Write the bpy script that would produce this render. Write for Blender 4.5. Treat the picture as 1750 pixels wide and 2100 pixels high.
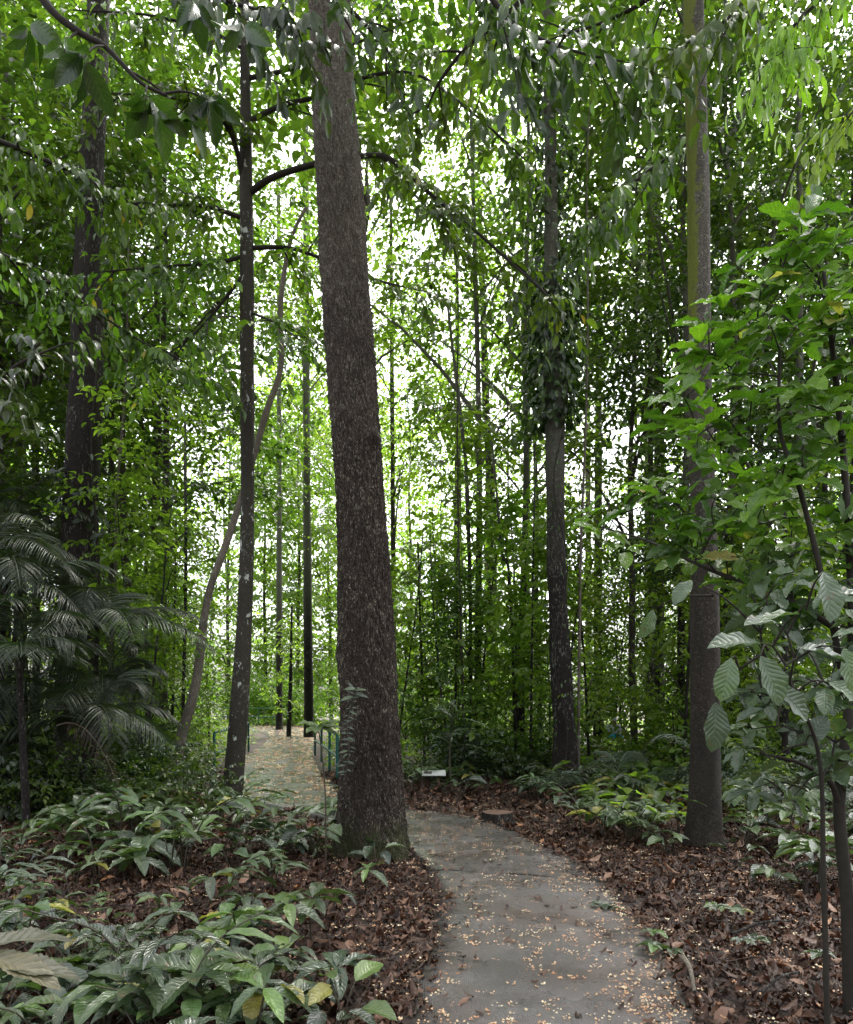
import bpy, math, random
import numpy as np
from math import radians, sin, cos, pi

for o in list(bpy.data.objects): bpy.data.objects.remove(o)
SC = bpy.context.scene
COL = SC.collection
# ------------------------------------------------------------------ camera
CH = 1.55                      # eye height
FP, CX, HY = 1500.0, 875.0, 1440.0   # focal length, centre column and horizon row on a 1750 x 2100 grid
cam_d = bpy.data.cameras.new('camera'); cam = bpy.data.objects.new('camera', cam_d); COL.objects.link(cam)
cam_d.sensor_fit = 'HORIZONTAL'; cam_d.sensor_width = 36; cam_d.lens = 36*FP/1750
cam_d.shift_y = (HY-1050)/1750; cam_d.clip_end = 2000; cam_d.clip_start = .05
cam.location = (0, 0, CH); cam.rotation_euler = (radians(90), 0, 0)
SC.camera = cam
# ------------------------------------------------------------------ world, sun, exposure
SUN_EL, SUN_AZ = 62, 25
w = bpy.data.worlds.new('World'); SC.world = w; w.use_nodes = True
nt = w.node_tree; bg = nt.nodes['Background']
sky = nt.nodes.new('ShaderNodeTexSky'); sky.sky_type = 'NISHITA'; sky.sun_disc = False
sky.sun_elevation = radians(SUN_EL); sky.sun_rotation = radians(SUN_AZ); sky.dust_density = 6; sky.air_density = 1.0; sky.ozone_density = 1
hs = nt.nodes.new('ShaderNodeHueSaturation'); hs.inputs['Saturation'].default_value = .28
nt.links.new(sky.outputs[0], hs.inputs['Color']); nt.links.new(hs.outputs[0], bg.inputs[0]); bg.inputs[1].default_value = .15
sd = bpy.data.lights.new('sun', 'SUN'); sd.energy = 1.5; sd.angle = radians(12); sd.color = (1, .97, .9)
sun = bpy.data.objects.new('sun', sd); COL.objects.link(sun)
sun.rotation_euler = (radians(90-SUN_EL), 0, radians(180-SUN_AZ))
SC.view_settings.view_transform = 'Standard'; SC.view_settings.look = 'None'
SC.view_settings.exposure = 2.25; SC.view_settings.gamma = 1
SC.render.engine = 'CYCLES'
SC.cycles.max_bounces = 8; SC.cycles.diffuse_bounces = 4; SC.cycles.transmission_bounces = 6; SC.cycles.glossy_bounces = 2
SC.cycles.use_adaptive_sampling = True

# ------------------------------------------------------------------ helpers
def P(x, y, d): return np.array([(x-CX)*d/FP, d, CH-(y-HY)*d/FP])
def unit(v):
    v = np.asarray(v, float); n = np.linalg.norm(v, axis=-1, keepdims=True); return v/np.maximum(n, 1e-9)
class Geo:
    def __init__(s): s.V=[]; s.F=[]; s.R=[]; s.UV=[]; s.M=[]; s.n=0
    def add(s, V, F, R=None, UV=None, m=0):
        V = np.asarray(V, float).reshape(-1, 3); F = np.asarray(F, int).reshape(-1, 4)
        s.V.append(V); s.F.append(F+s.n); s.n += len(V)
        s.R.append(np.full(len(F), .5) if R is None else np.asarray(R, float))
        s.UV.append(np.zeros((len(V), 2)) if UV is None else np.asarray(UV, float)); s.M.append(np.full(len(F), m))
        return s
    def mesh(s, name, mats, smooth=True):
        V = np.concatenate(s.V); F = np.concatenate(s.F); R = np.concatenate(s.R); UV = np.concatenate(s.UV)
        me = bpy.data.meshes.new(name)
        me.vertices.add(len(V)); me.vertices.foreach_set('co', V.ravel().astype(np.float32))
        me.loops.add(F.size); me.loops.foreach_set('vertex_index', F.ravel().astype(np.int32))
        me.polygons.add(len(F)); me.polygons.foreach_set('loop_start', (np.arange(len(F))*4).astype(np.int32))
        me.polygons.foreach_set('loop_total', np.full(len(F), 4, np.int32))
        a = me.attributes.new('rnd', 'FLOAT', 'FACE'); a.data.foreach_set('value', R.astype(np.float32))
        uv = me.uv_layers.new(name='UVMap'); uv.data.foreach_set('uv', UV[F.ravel()].ravel().astype(np.float32))
        for m in (mats if isinstance(mats, (list, tuple)) else [mats]): me.materials.append(m)
        me.polygons.foreach_set('material_index', np.concatenate(s.M).astype(np.int32))
        me.polygons.foreach_set('use_smooth', np.full(len(F), smooth))
        me.update(calc_edges=True); me.validate(); return me
def link(name, me, parent=None, loc=(0,0,0), rz=0, sc=1):
    o = bpy.data.objects.new(name, me); COL.objects.link(o); o.location = loc; o.rotation_euler = (0,0,rz)
    o.scale = (sc,)*3 if np.isscalar(sc) else sc
    if parent: o.parent = parent
    return o
def tag(o, label=None, cat=None, group=None, kind=None):
    if label: o['label'] = label
    if cat: o['category'] = cat
    if group: o['group'] = group
    if kind: o['kind'] = kind
    return o
def root(name, loc, label, cat, group=None, rz=0, sc=1):
    o = bpy.data.objects.new(name, None); COL.objects.link(o); o.location = loc; o.rotation_euler = (0,0,rz)
    o.scale = (sc,)*3 if np.isscalar(sc) else sc
    o.empty_display_size = .1
    return tag(o, label, cat, group)
def part(name, geo, mats, r, smooth=True):       # world-space geometry under an unrotated root
    L = np.array(r.location) if r is not None else np.zeros(3)
    geo.V = [v-L for v in geo.V]
    return link(name, geo.mesh(name, mats, smooth), r)
def spline(pts, n):
    pts = np.asarray(pts, float); m = len(pts)
    if m == 2: t = np.linspace(0,1,n)[:,None]; return pts[0]*(1-t)+pts[1]*t
    q = np.vstack([2*pts[0]-pts[1], pts, 2*pts[-1]-pts[-2]]); out = []
    for u in np.linspace(0, m-1-1e-6, n):
        i = int(u); t = u-i; a,b,c,d = q[i],q[i+1],q[i+2],q[i+3]
        out.append(.5*((2*b)+(c-a)*t+(2*a-5*b+4*c-d)*t*t+(3*b-a-3*c+d)*t**3))
    return np.array(out)
def tube(pts, rad, ns=8, n=None, fn=None, R=.5):
    pts = np.asarray(pts, float); rad = np.asarray(rad, float)*np.ones(len(pts))
    if n:
        A = spline(np.column_stack([pts, rad]), n); pts, rad = A[:,:3], np.maximum(A[:,3], .0006)
    T = unit(np.gradient(pts, axis=0)); ref = np.array([1,0,0.]) if abs(T[0,0]) < .8 else np.array([0,1,0.])
    X = []; x = ref
    for t in T: x = x-t*np.dot(x,t); x = unit(x); X.append(x)
    X = np.array(X); Y = np.cross(T, X); a = np.linspace(0, 2*pi, ns, endpoint=False)
    rr = rad[:,None]*np.ones(ns)
    if fn is not None: rr = fn(pts, a, rr)
    V = pts[:,None,:]+rr[...,None]*(np.cos(a)[None,:,None]*X[:,None]+np.sin(a)[None,:,None]*Y[:,None])
    k = len(pts); i = np.arange(k-1)[:,None]*ns; j = np.arange(ns)[None]; j2 = (j+1)%ns
    F = np.stack([i+j, i+j2, i+ns+j2, i+ns+j], -1).reshape(-1,4)
    return V.reshape(-1,3), F, np.full(len(F), R)
# --- leaf templates: base at origin, along +Y, normal +Z, unit length
def leaf_t(rows, wid=.35, peak=.45, fold=.15, droop=.25, cols=2, serr=0, wav=0, tip=1.0, seed=0, petiole=0):
    t = np.linspace(0, 1, rows)
    prof = np.where(t < peak, np.sin(np.clip(t/peak,0,1)*pi/2)**.8, np.cos(np.clip((t-peak)/(1-peak),0,1)*pi/2)**(.8*tip))
    prof = np.maximum(prof, .03)
    if serr: prof = prof*(1+serr*np.where(np.arange(rows)%2==0, -1, 1))
    u = np.linspace(-1, 1, cols+1); U, T = np.meshgrid(u, t); W = prof[:,None]*wid/2
    r = np.random.RandomState(seed)
    X = U*W; Y = T*(1-.12*droop)+petiole; Z = np.abs(U)*W*fold*2-droop*T**2
    if wav: Z = Z+wav*np.abs(U)*np.sin(T*17+U*2+seed)*W
    V = np.stack([X,Y,Z],-1).reshape(-1,3)
    k = cols+1; i = np.arange(rows-1)[:,None]*k; j = np.arange(cols)[None]
    F = np.stack([i+j, i+j+1, i+k+j+1, i+k+j], -1).reshape(-1,4)
    UV = np.stack([(U+1)/2, T], -1).reshape(-1,2)
    return V, F, UV
LF_FAR = leaf_t(3, .42, .5, .25, .2)
LF_MID = leaf_t(6, .42, .45, .22, .3)
LF_LANCE = leaf_t(5, .27, .45, .25, .3)
LF_NEAR = leaf_t(8, .42, .5, .2, .28, 4, wav=.12)
LF_OBO = leaf_t(10, .46, .55, .22, .22, 4, wav=.2, tip=.8)
LF_LIT = leaf_t(6, .46, .5, -.35, -.3, 2, wav=.7)
def scatter(G, tm, pos, fwd, nrm, sc, R, ws=1.0, m=0):
    tv, tf, tu = tm; N = len(pos); f = unit(fwd); x = unit(np.cross(f, nrm)); z = np.cross(x, f)
    sc = np.ones(N)*sc; ws = np.ones(N)*ws
    V = pos[:,None]+sc[:,None,None]*(tv[None,:,0,None]*ws[:,None,None]*x[:,None]+tv[None,:,1,None]*f[:,None]+tv[None,:,2,None]*z[:,None])
    F = tf[None]+(np.arange(N)*len(tv))[:,None,None]
    G.add(V, F, np.repeat(np.ones(N)*R, len(tf)), np.tile(tu, (N,1)), m)
def sprays(G, r, o, d, L, K, leaf, hang=.5, tm=LF_MID, tw=None, sag=.3, up=.0):
    """twigs from o along d (length L) each with K alternate leaves and one at the tip"""
    N = len(o); d = unit(d); L = np.ones(N)*L; Z = np.array([0,0,1.]); side = unit(np.cross(d, Z)+1e-6)
    k = np.arange(K); t = (k+1.0)/K
    p = o[:,None]+d[:,None]*(L[:,None,None]*t[None,:,None])-Z*(sag*L[:,None,None]*(t**2)[None,:,None])
    sg = np.where(k%2==0, 1, -1)[None,:,None]; sg = np.broadcast_to(sg, (N,K,1)).copy(); last = (t>.99)[None,:,None]
    f = np.where(last, 1.0, .55)*d[:,None]+np.where(last, 0, .9)*sg*side[:,None]-Z*hang+r.normal(0,.28,(N,K,3))+Z*up
    nr = Z+r.normal(0,.35,(N,K,3))+.25*d[:,None]
    tree_r = r.rand(N)[:,None]
    R = np.clip(.5+.5*(r.rand(N,K)-.5)+.5*(tree_r-.5), .01, .99)
    scatter(G, tm, p.reshape(-1,3), f.reshape(-1,3), nr.reshape(-1,3), leaf*(.6+.55*r.rand(N*K)), R.ravel(), .85+.3*r.rand(N*K))
    if tw is not None:
        tt = np.linspace(0,1,4)
        c = o[:,None]+d[:,None]*(L[:,None,None]*tt[None,:,None])-Z*(sag*L[:,None,None]*(tt**2)[None,:,None])
        rad = .004*(1-.7*tt); ang = np.array([0,2*pi/3,4*pi/3]); upv = np.cross(side, d)
        V = c[:,:,None]+rad[None,:,None,None]*(np.cos(ang)[None,None,:,None]*side[:,None,None]+np.sin(ang)[None,None,:,None]*upv[:,None,None])
        i = np.arange(3)[:,None]*3; j = np.arange(3)[None]; F1 = np.stack([i+j, i+(j+1)%3, i+3+(j+1)%3, i+3+j],-1).reshape(-1,4)
        F = F1[None]+(np.arange(N)*12)[:,None,None]
        tw.add(V, F)
def whorls(G, r, c, ax, n, leaf, tm, spread=1.1, droop=.25, rr=None):
    N = len(c); ax = unit(ax); Z = np.array([0,0,1.]); s = unit(np.cross(ax, [.3,.9,.1])); q = np.cross(ax, s)
    a = (np.arange(n)*2*pi/n)[None]+r.rand(N)[:,None]*6.28+r.normal(0,.25,(N,n))
    rad = np.cos(a)[...,None]*s[:,None]+np.sin(a)[...,None]*q[:,None]
    f = ax[:,None]*(.35+.25*r.rand(N,n,1))+rad*spread-Z*droop+r.normal(0,.12,(N,n,3))
    nr = ax[:,None]+.6*Z+r.normal(0,.22,(N,n,3))
    base = r.rand(N)[:,None] if rr is None else np.asarray(rr)[:,None]
    R = np.clip(base+.25*(r.rand(N,n)-.5), .01, .99)
    p = c[:,None]+rad*leaf*.06+ax[:,None]*(r.rand(N,n,1)-.7)*leaf*.35
    scatter(G, tm, p.reshape(-1,3), f.reshape(-1,3), nr.reshape(-1,3), leaf*(.6+.5*r.rand(N*n)), R.ravel(), .85+.3*r.rand(N*n))

# ------------------------------------------------------------------ materials
class NT:
    def __init__(s, name):
        s.m = bpy.data.materials.new(name); s.m.use_nodes = True; s.t = s.m.node_tree; s.t.nodes.clear()
        s.out = s.n('ShaderNodeOutputMaterial')
    def n(s, ty, **k):
        x = s.t.nodes.new(ty)
        for a, b in k.items():
            if a.startswith('_'): setattr(x, a[1:], b)
            else:
                key = a.replace('__', ' ')
                x.inputs[int(key[1:]) if key[0]=='i' and key[1:].isdigit() else key].default_value = b
        return x
    def l(s, a, b): s.t.links.new(a, b)
    def ramp(s, src, stops, interp='LINEAR'):
        x = s.n('ShaderNodeValToRGB'); x.color_ramp.interpolation = interp; e = x.color_ramp.elements
        while len(e) < len(stops): e.new(.5)
        for q, (p, c) in zip(e, stops): q.position = p; q.color = tuple(c)+(1,) if len(c)==3 else c
        s.l(src, x.inputs[0]); return x.outputs[0]
    def math(s, op, a, b=None):
        x = s.n('ShaderNodeMath', _operation=op)
        for i, v in enumerate((a, b)):
            if v is None: continue
            if hasattr(v, 'links'): s.l(v, x.inputs[i])
            else: x.inputs[i].default_value = v
        return x.outputs[0]
    def mix(s, f, a, b, bt='MIX'):
        x = s.n('ShaderNodeMixRGB', _blend_type=bt)
        for i, v in enumerate((f, a, b)):
            if hasattr(v, 'links'): s.l(v, x.inputs[i])
            else: x.inputs[i].default_value = v if i == 0 else tuple(v)+(1,)
        return x.outputs[0]
    def obj(s, scale=(1,1,1)):
        c = s.n('ShaderNodeTexCoord'); m = s.n('ShaderNodeMapping'); m.inputs['Scale'].default_value = scale
        s.l(c.outputs['Object'], m.inputs[0]); return m.outputs[0]
    def noise(s, vec, scale, detail=4, rough=.55):
        x = s.n('ShaderNodeTexNoise', Scale=scale, Detail=detail, Roughness=rough); s.l(vec, x.inputs['Vector']); return x.outputs[0]
    def bump(s, h, st, dist=.01):
        b = s.n('ShaderNodeBump', Strength=st, Distance=dist); s.l(h, b.inputs['Height']); return b.outputs[0]
def leaf_mat(name, dark, mid, light, trans=.42, tcol=(1.6,1.95,.65), rough=.27, veins=0, odd=None, spec=.7, dirt=None):
    t = NT(name); a = t.n('ShaderNodeAttribute', _attribute_name='rnd')
    oi = t.n('ShaderNodeObjectInfo')
    st = [(0, dark), (.5, mid), (.93 if odd else 1, light)]
    if odd: st.append((.965, odd))
    c = t.ramp(a.outputs['Fac'], st)
    h = t.n('ShaderNodeHueSaturation'); t.l(c, h.inputs['Color'])
    t.l(t.math('ADD', t.math('MULTIPLY', oi.outputs['Random'], .03), .485), h.inputs['Hue'])
    t.l(t.math('ADD', t.math('MULTIPLY', oi.outputs['Random'], .5), .75), h.inputs['Value'])
    c = h.outputs[0]
    p = t.n('ShaderNodeBsdfPrincipled', Roughness=rough); p.inputs['Specular IOR Level'].default_value = spec
    tr = t.n('ShaderNodeBsdfTranslucent')
    if veins:
        uv = t.n('ShaderNodeUVMap'); sp = t.n('ShaderNodeSeparateXYZ'); t.l(uv.outputs[0], sp.inputs[0])
        au = t.math('ABSOLUTE', t.math('SUBTRACT', sp.outputs[0], .5))
        ph = t.math('SUBTRACT', t.math('MULTIPLY', sp.outputs[1], 9.0*2*pi), t.math('MULTIPLY', au, 26))
        s1 = t.math('POWER', t.math('ABSOLUTE', t.math('SINE', t.math('MULTIPLY', ph, .5))), .5)
        mid_ = t.math('MINIMUM', t.math('MULTIPLY', au, 22), 1.0)
        hgt = t.math('MULTIPLY', s1, mid_)
        c2 = t.mix(hgt, t.mix(1, c, (1.5,1.45,1.5), 'MULTIPLY'), c); c = c2
        nb = t.bump(hgt, veins, .006); t.l(nb, p.inputs['Normal'])
    nz = t.noise(t.obj((1,1,1)), 40, 3); c = t.mix(.5, c, t.ramp(nz, [(.3,(.55,.6,.55)),(.7,(1.25,1.2,1.2))]), 'MULTIPLY')
    if dirt: c = t.mix(t.ramp(t.noise(t.obj(), 14, 4, .65), [(.62,(0,0,0)),(.69,(.85,.85,.85))]), c, dirt)
    t.l(c, p.inputs['Base Color'])
    t.l(t.mix(1, c, tcol, 'MULTIPLY'), tr.inputs[0])
    mx = t.n('ShaderNodeMixShader', i0=trans); t.l(p.outputs[0], mx.inputs[1]); t.l(tr.outputs[0], mx.inputs[2]); t.l(mx.outputs[0], t.out.inputs[0])
    return t.m
def bark_mat(name, dark, mid, pale, scale=9, stretch=.18, lich=(.33,.34,.28), lam=.5, bump=.8, rough=.85, moss=None, mossdir=None, spots=None, rings=0, upper=None, basemoss=None, warp=.09):
    t = NT(name); v = t.obj((1,1,stretch)); vo = t.obj()
    wv = t.n('ShaderNodeVectorMath', _operation='ADD'); nn = t.n('ShaderNodeTexNoise', Scale=5.0, Detail=3); t.l(vo, nn.inputs[0])
    sc = t.n('ShaderNodeVectorMath', _operation='SCALE'); sc.inputs['Scale'].default_value = warp; t.l(nn.outputs[1], sc.inputs[0]); t.l(v, wv.inputs[0]); t.l(sc.outputs[0], wv.inputs[1])
    vr = t.n('ShaderNodeTexVoronoi', _feature='DISTANCE_TO_EDGE', Scale=scale*3.2); t.l(wv.outputs[0], vr.inputs['Vector'])
    vc = t.n('ShaderNodeTexVoronoi', Scale=scale*3.2); t.l(wv.outputs[0], vc.inputs['Vector'])
    crack = t.ramp(vr.outputs['Distance'], [(0,(0,0,0)),(.07,(.3,.3,.3)),(.2,(1,1,1))])
    fine = t.noise(v, scale*9, 6, .7); big = t.noise(vo, 1.3, 4)
    c = t.mix(fine, dark, mid); c = t.mix(crack, dark, c)
    per = t.n('ShaderNodeSeparateColor'); t.l(vc.outputs['Color'], per.inputs[0])
    lm = t.math('MULTIPLY', t.ramp(t.math('ADD', t.math('MULTIPLY', per.outputs[0], .45), t.math('MULTIPLY', t.noise(t.obj((1,1,.45)), 3.2, 5), .75)), [(.80-.2*lam,(0,0,0)),(.87-.2*lam,(1,1,1))]), t.math('MULTIPLY', crack, t.ramp(fine, [(.35,(0,0,0)),(.55,(1,1,1))])))
    c = t.mix(t.math('MULTIPLY', lm, .75), c, t.mix(fine, pale, lich))
    c = t.mix(1, c, t.ramp(big, [(.3,(.62,.6,.6)),(.7,(1.2,1.18,1.15))]), 'MULTIPLY')
    if basemoss:
        s_ = t.n('ShaderNodeSeparateXYZ'); t.l(vo, s_.inputs[0]); hb = t.math('SUBTRACT', t.math('ADD', t.noise(vo, 6, 5, .7), .15), t.math('MULTIPLY', s_.outputs[2], .75))
        c = t.mix(t.ramp(hb, [(.35,(0,0,0)),(.6,(.75,.75,.75))]), c, t.mix(fine, tuple(.4*x for x in basemoss), basemoss))
    if upper:
        s_ = t.n('ShaderNodeSeparateXYZ'); t.l(vo, s_.inputs[0]); hf = t.math('ADD', t.math('MULTIPLY', s_.outputs[2], .1), t.math('MULTIPLY', big, .3))
        c = t.mix(t.ramp(hf, [(.55,(0,0,0)),(.95,(.8,.8,.8))]), c, t.mix(crack, tuple(.45*x for x in upper), t.mix(fine, tuple(.7*x for x in upper), upper)))
    if spots:
        sn = t.noise(t.obj((1,1,.6)), spots, 3, .6); c = t.mix(t.ramp(sn, [(.63,(0,0,0)),(.66,(1,1,1))]), c, lich)
    if moss:
        g = t.n('ShaderNodeNewGeometry'); dt = t.n('ShaderNodeVectorMath', _operation='DOT_PRODUCT'); t.l(g.outputs['Normal'], dt.inputs[0]); dt.inputs[1].default_value = mossdir
        mn = t.math('ADD', t.math('MULTIPLY', dt.outputs['Value'], .42), t.noise(vo, 9, 6, .7))
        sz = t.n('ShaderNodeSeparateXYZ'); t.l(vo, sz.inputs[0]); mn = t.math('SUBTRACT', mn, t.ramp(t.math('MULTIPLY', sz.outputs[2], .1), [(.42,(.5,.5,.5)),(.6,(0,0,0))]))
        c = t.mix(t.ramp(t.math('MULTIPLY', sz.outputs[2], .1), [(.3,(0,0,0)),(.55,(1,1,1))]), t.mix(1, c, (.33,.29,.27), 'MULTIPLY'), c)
        c = t.mix(t.ramp(mn, [(.62,(0,0,0)),(.78,(1,1,1))]), c, t.mix(fine, tuple(.4*x for x in moss), moss))
    h = t.math('ADD', t.math('MULTIPLY', crack, .8), t.math('MULTIPLY', fine, .5))
    if rings:
        wt = t.n('ShaderNodeTexWave', _wave_type='BANDS', _bands_direction='Z', Scale=rings, Distortion=3.0, Detail=3.0); t.l(vo, wt.inputs[0]); h = t.math('ADD', h, t.math('MULTIPLY', wt.outputs[1], .5))
    p = t.n('ShaderNodeBsdfPrincipled', Roughness=rough); p.inputs['Specular IOR Level'].default_value = .3
    t.l(c, p.inputs['Base Color']); t.l(t.bump(h, bump, .02), p.inputs['Normal']); t.l(p.outputs[0], t.out.inputs[0]); return t.m
def plain(name, c1, c2=None, scale=20, rough=.6, bump=.2, metal=0, spec=.4):
    t = NT(name); nz = t.noise(t.obj(), scale, 5)
    p = t.n('ShaderNodeBsdfPrincipled', Roughness=rough, Metallic=metal); p.inputs['Specular IOR Level'].default_value = spec
    t.l(t.mix(nz, c1, c2 or tuple(.6*x for x in c1)), p.inputs['Base Color'])
    t.l(t.bump(nz, bump, .005), p.inputs['Normal']); t.l(p.outputs[0], t.out.inputs[0]); return t.m
M = {}
M['leaf']   = leaf_mat('canopy_leaf', (.022,.04,.009), (.055,.095,.017), (.14,.20,.035), trans=.5)
M['leaf_lit'] = leaf_mat('lit_leaf', (.06,.10,.02), (.13,.195,.033), (.25,.33,.06), trans=.58)  # lighter, more translucent colour stands in for light reaching the understorey
M['leaf_far_lit'] = leaf_mat('far_lit_leaf', (.09,.14,.03), (.17,.25,.05), (.29,.38,.09), trans=.55)  # albedo raised so the distant foliage reads as better lit
M['leaf_dark'] = leaf_mat('dark_leaf', (.010,.020,.005), (.024,.046,.010), (.05,.085,.016), trans=.35, veins=.15)
M['leaf_hang'] = leaf_mat('hanging_leaf', (.022,.042,.007), (.05,.09,.010), (.12,.19,.02), trans=.45, veins=.15, odd=(.25,.17,.03))
M['leaf_lime'] = leaf_mat('lime_leaf', (.10,.18,.022), (.17,.27,.03), (.25,.36,.05), trans=.5, veins=.2)
M['leaf_shrub'] = leaf_mat('shrub_leaf', (.018,.038,.008), (.045,.092,.011), (.125,.205,.02), trans=.4, veins=.5, odd=(.42,.30,.14), rough=.36)
M['leaf_shade'] = leaf_mat('matt_dark_leaf', (.03,.045,.026), (.05,.075,.038), (.08,.12,.05), trans=.25, veins=.4, rough=.3, dirt=(.10,.07,.04))
M['herb'] = leaf_mat('herb_leaf', (.03,.048,.022), (.058,.092,.036), (.11,.18,.045), trans=.22, veins=.35, rough=.28, spec=.7, odd=(.22,.20,.04), dirt=(.10,.065,.03))
M['herb_dark'] = leaf_mat('herb_leaf_dark', (.026,.038,.026), (.045,.065,.038), (.08,.115,.055), trans=.2, veins=.4, rough=.24, spec=.75, dirt=(.09,.06,.035))
M['palm'] = leaf_mat('palm_leaf', (.014,.025,.011), (.027,.042,.019), (.05,.072,.036), trans=.25, rough=.35, spec=.6)
M['dry'] = leaf_mat('dry_frond', (.03,.018,.011), (.06,.036,.022), (.10,.06,.036), trans=.2, tcol=(1.2,1,.7))
M['litter'] = leaf_mat('litter_leaf', (.016,.008,.005), (.075,.036,.021), (.24,.14,.09), trans=.12, tcol=(1.4,1,.7), rough=.5, odd=(.45,.22,.10), spec=.3)
M['petal'] = leaf_mat('fallen_petal', (.50,.25,.12), (.68,.44,.25), (.80,.70,.48), trans=.25, tcol=(1,1,1), rough=.6)
M['bark_main'] = bark_mat('bark_main', (.010,.007,.005), (.135,.10,.074), (.20,.17,.125), scale=21, stretch=.36, lich=(.30,.30,.23), lam=.5, bump=.9, warp=.06, upper=(.27,.24,.19), basemoss=(.06,.07,.02))
M['bark_slim'] = bark_mat('bark_slim', (.022,.020,.014), (.075,.066,.045), (.12,.11,.08), scale=14, stretch=.6, lam=.1, bump=.3, spots=9.0, lich=(.36,.38,.34), rings=3)
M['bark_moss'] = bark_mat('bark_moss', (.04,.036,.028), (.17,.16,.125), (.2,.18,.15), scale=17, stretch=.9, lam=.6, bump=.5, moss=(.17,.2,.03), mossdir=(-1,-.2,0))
M['bark_dark'] = bark_mat('bark_dark', (.008,.006,.005), (.034,.026,.021), (.09,.08,.065), scale=15, stretch=.3, lam=.35, bump=.7, upper=(.22,.22,.17))
M['bark_stout'] = bark_mat('bark_stout', (.010,.008,.007), (.05,.038,.03), (.09,.08,.065), scale=13, stretch=.3, lam=.35, bump=.8)
M['bark_pale'] = bark_mat('bark_pale', (.10,.085,.065), (.24,.21,.17), (.34,.31,.26), scale=16, stretch=.5, lam=.5, bump=.5)
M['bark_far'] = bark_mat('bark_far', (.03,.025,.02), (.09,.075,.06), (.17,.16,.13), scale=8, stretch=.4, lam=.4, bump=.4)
M['twig'] = plain('twig_bark', (.035,.03,.022), (.012,.010,.008), 30, .8, .4, 0, .2)
M['stem'] = plain('herb_stem', (.05,.05,.025), (.03,.015,.012), 30, .5)
M['rail'] = plain('rail_paint', (.012,.11,.09), (.01,.07,.055), 8, .45)
M['rail_green'] = plain('rail_green_paint', (.03,.13,.05), (.02,.08,.035), 8, .5)
M['white'] = plain('white_plate', (.78,.78,.74), (.6,.6,.58), 12, .4)
M['ink'] = plain('dark_print', (.05,.05,.045), (.12,.12,.1), 40, .5)

# ------------------------------------------------------------------ ground, path
PL = np.array([(-.35,-3),(-.25,0),(-.14,2.5),(-.07,3.6),(.03,4.47),(.105,5.28),(.08,6.1),(-.02,6.84),(-.2,7.5),(-.55,8.3),(-1.15,9.3),(-1.9,10.2),(-2.8,11.3),(-3.5,13),(-4.25,16),(-4.95,20),(-5.8,26),(-7.4,34),(-10,40.5),(-14,44.5),(-22,47)])
PR = np.array([(1.0,-3),(1.1,0),(1.2,2.5),(1.27,3.6),(1.4,4.23),(1.45,4.9),(1.47,5.6),(1.45,6.5),(1.29,7.6),(.78,9.3),(.2,10),(-.4,10.65),(-1.1,11.9),(-1.75,13.7),(-2.45,16.5),(-3.3,21),(-4.2,27),(-5.5,36),(-8,43.5),(-13,48),(-22,51)])
NP = 240
el = spline(PL, NP); er = spline(PR, NP)
def wob(a, s): return .02*np.sin(a*7+s)+.014*np.sin(a*17+2*s)
PC = (el+er)/2; PW = np.linalg.norm(er-el, axis=1)/2
def path_d(x, y):      # signed distance beyond the path edge (negative on the path)
    x = np.atleast_1d(x); y = np.atleast_1d(y); d2 = (x[:,None]-PC[None,:,0])**2+(y[:,None]-PC[None,:,1])**2
    i = d2.argmin(1); return np.sqrt(d2[np.arange(len(x)), i])-PW[i]
def gz(x, y):
    x = np.asarray(x, float); y = np.asarray(y, float)
    k = .5+.5*np.tanh((np.hypot(x-.0, y-2)-4)/3)
    return .018*np.sin(x*2.1+y*.7)+.014*np.sin(x*.9-y*1.9+1)+.010*np.sin(x*5.3+y*4.1)-.01
g = Geo()
xs = np.concatenate([[-500,-250,-120,-70,-45,-30,-22], np.arange(-16,16,.25), [16,22,30,45,70,120,250,500]])
ys = np.concatenate([[-200,-60,-20,-8], np.arange(-4,24,.25), [24,28,34,42,52,70,100,160,300,600,1200]])
X, Y = np.meshgrid(xs, ys); Zg = gz(X, Y)*np.where(np.abs(Y)<60, 1, 0)
nx = len(xs); i = np.arange(len(ys)-1)[:,None]*nx; j = np.arange(nx-1)[None]
g.add(np.stack([X,Y,Zg],-1), np.stack([i+j,i+j+1,i+nx+j+1,i+nx+j],-1))
t = NT('forest_soil'); vo = t.obj(); vr = t.n('ShaderNodeTexVoronoi', Scale=16.0, Randomness=1.0); t.l(vo, vr.inputs['Vector'])
sp = t.n('ShaderNodeSeparateColor'); t.l(vr.outputs['Color'], sp.inputs[0])
c = t.ramp(sp.outputs[0], [(0,(.012,.007,.005)),(.5,(.045,.022,.014)),(.85,(.10,.055,.035)),(1,(.17,.11,.07))])
c = t.mix(t.ramp(t.noise(vo, .9, 5), [(.4,(0,0,0)),(.65,(.8,.8,.8))]), c, (.02,.013,.009))
p = t.n('ShaderNodeBsdfPrincipled', Roughness=.7); t.l(c, p.inputs['Base Color'])
t.l(t.bump(t.math('ADD', vr.outputs['Distance'], t.noise(vo, 40, 5)), .9, .03), p.inputs['Normal']); t.l(p.outputs[0], t.out.inputs[0]); M['soil'] = t.m
tag(link('ground', g.mesh('ground', M['soil'])), 'brown forest floor soil under the leaf litter', kind='structure')

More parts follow.
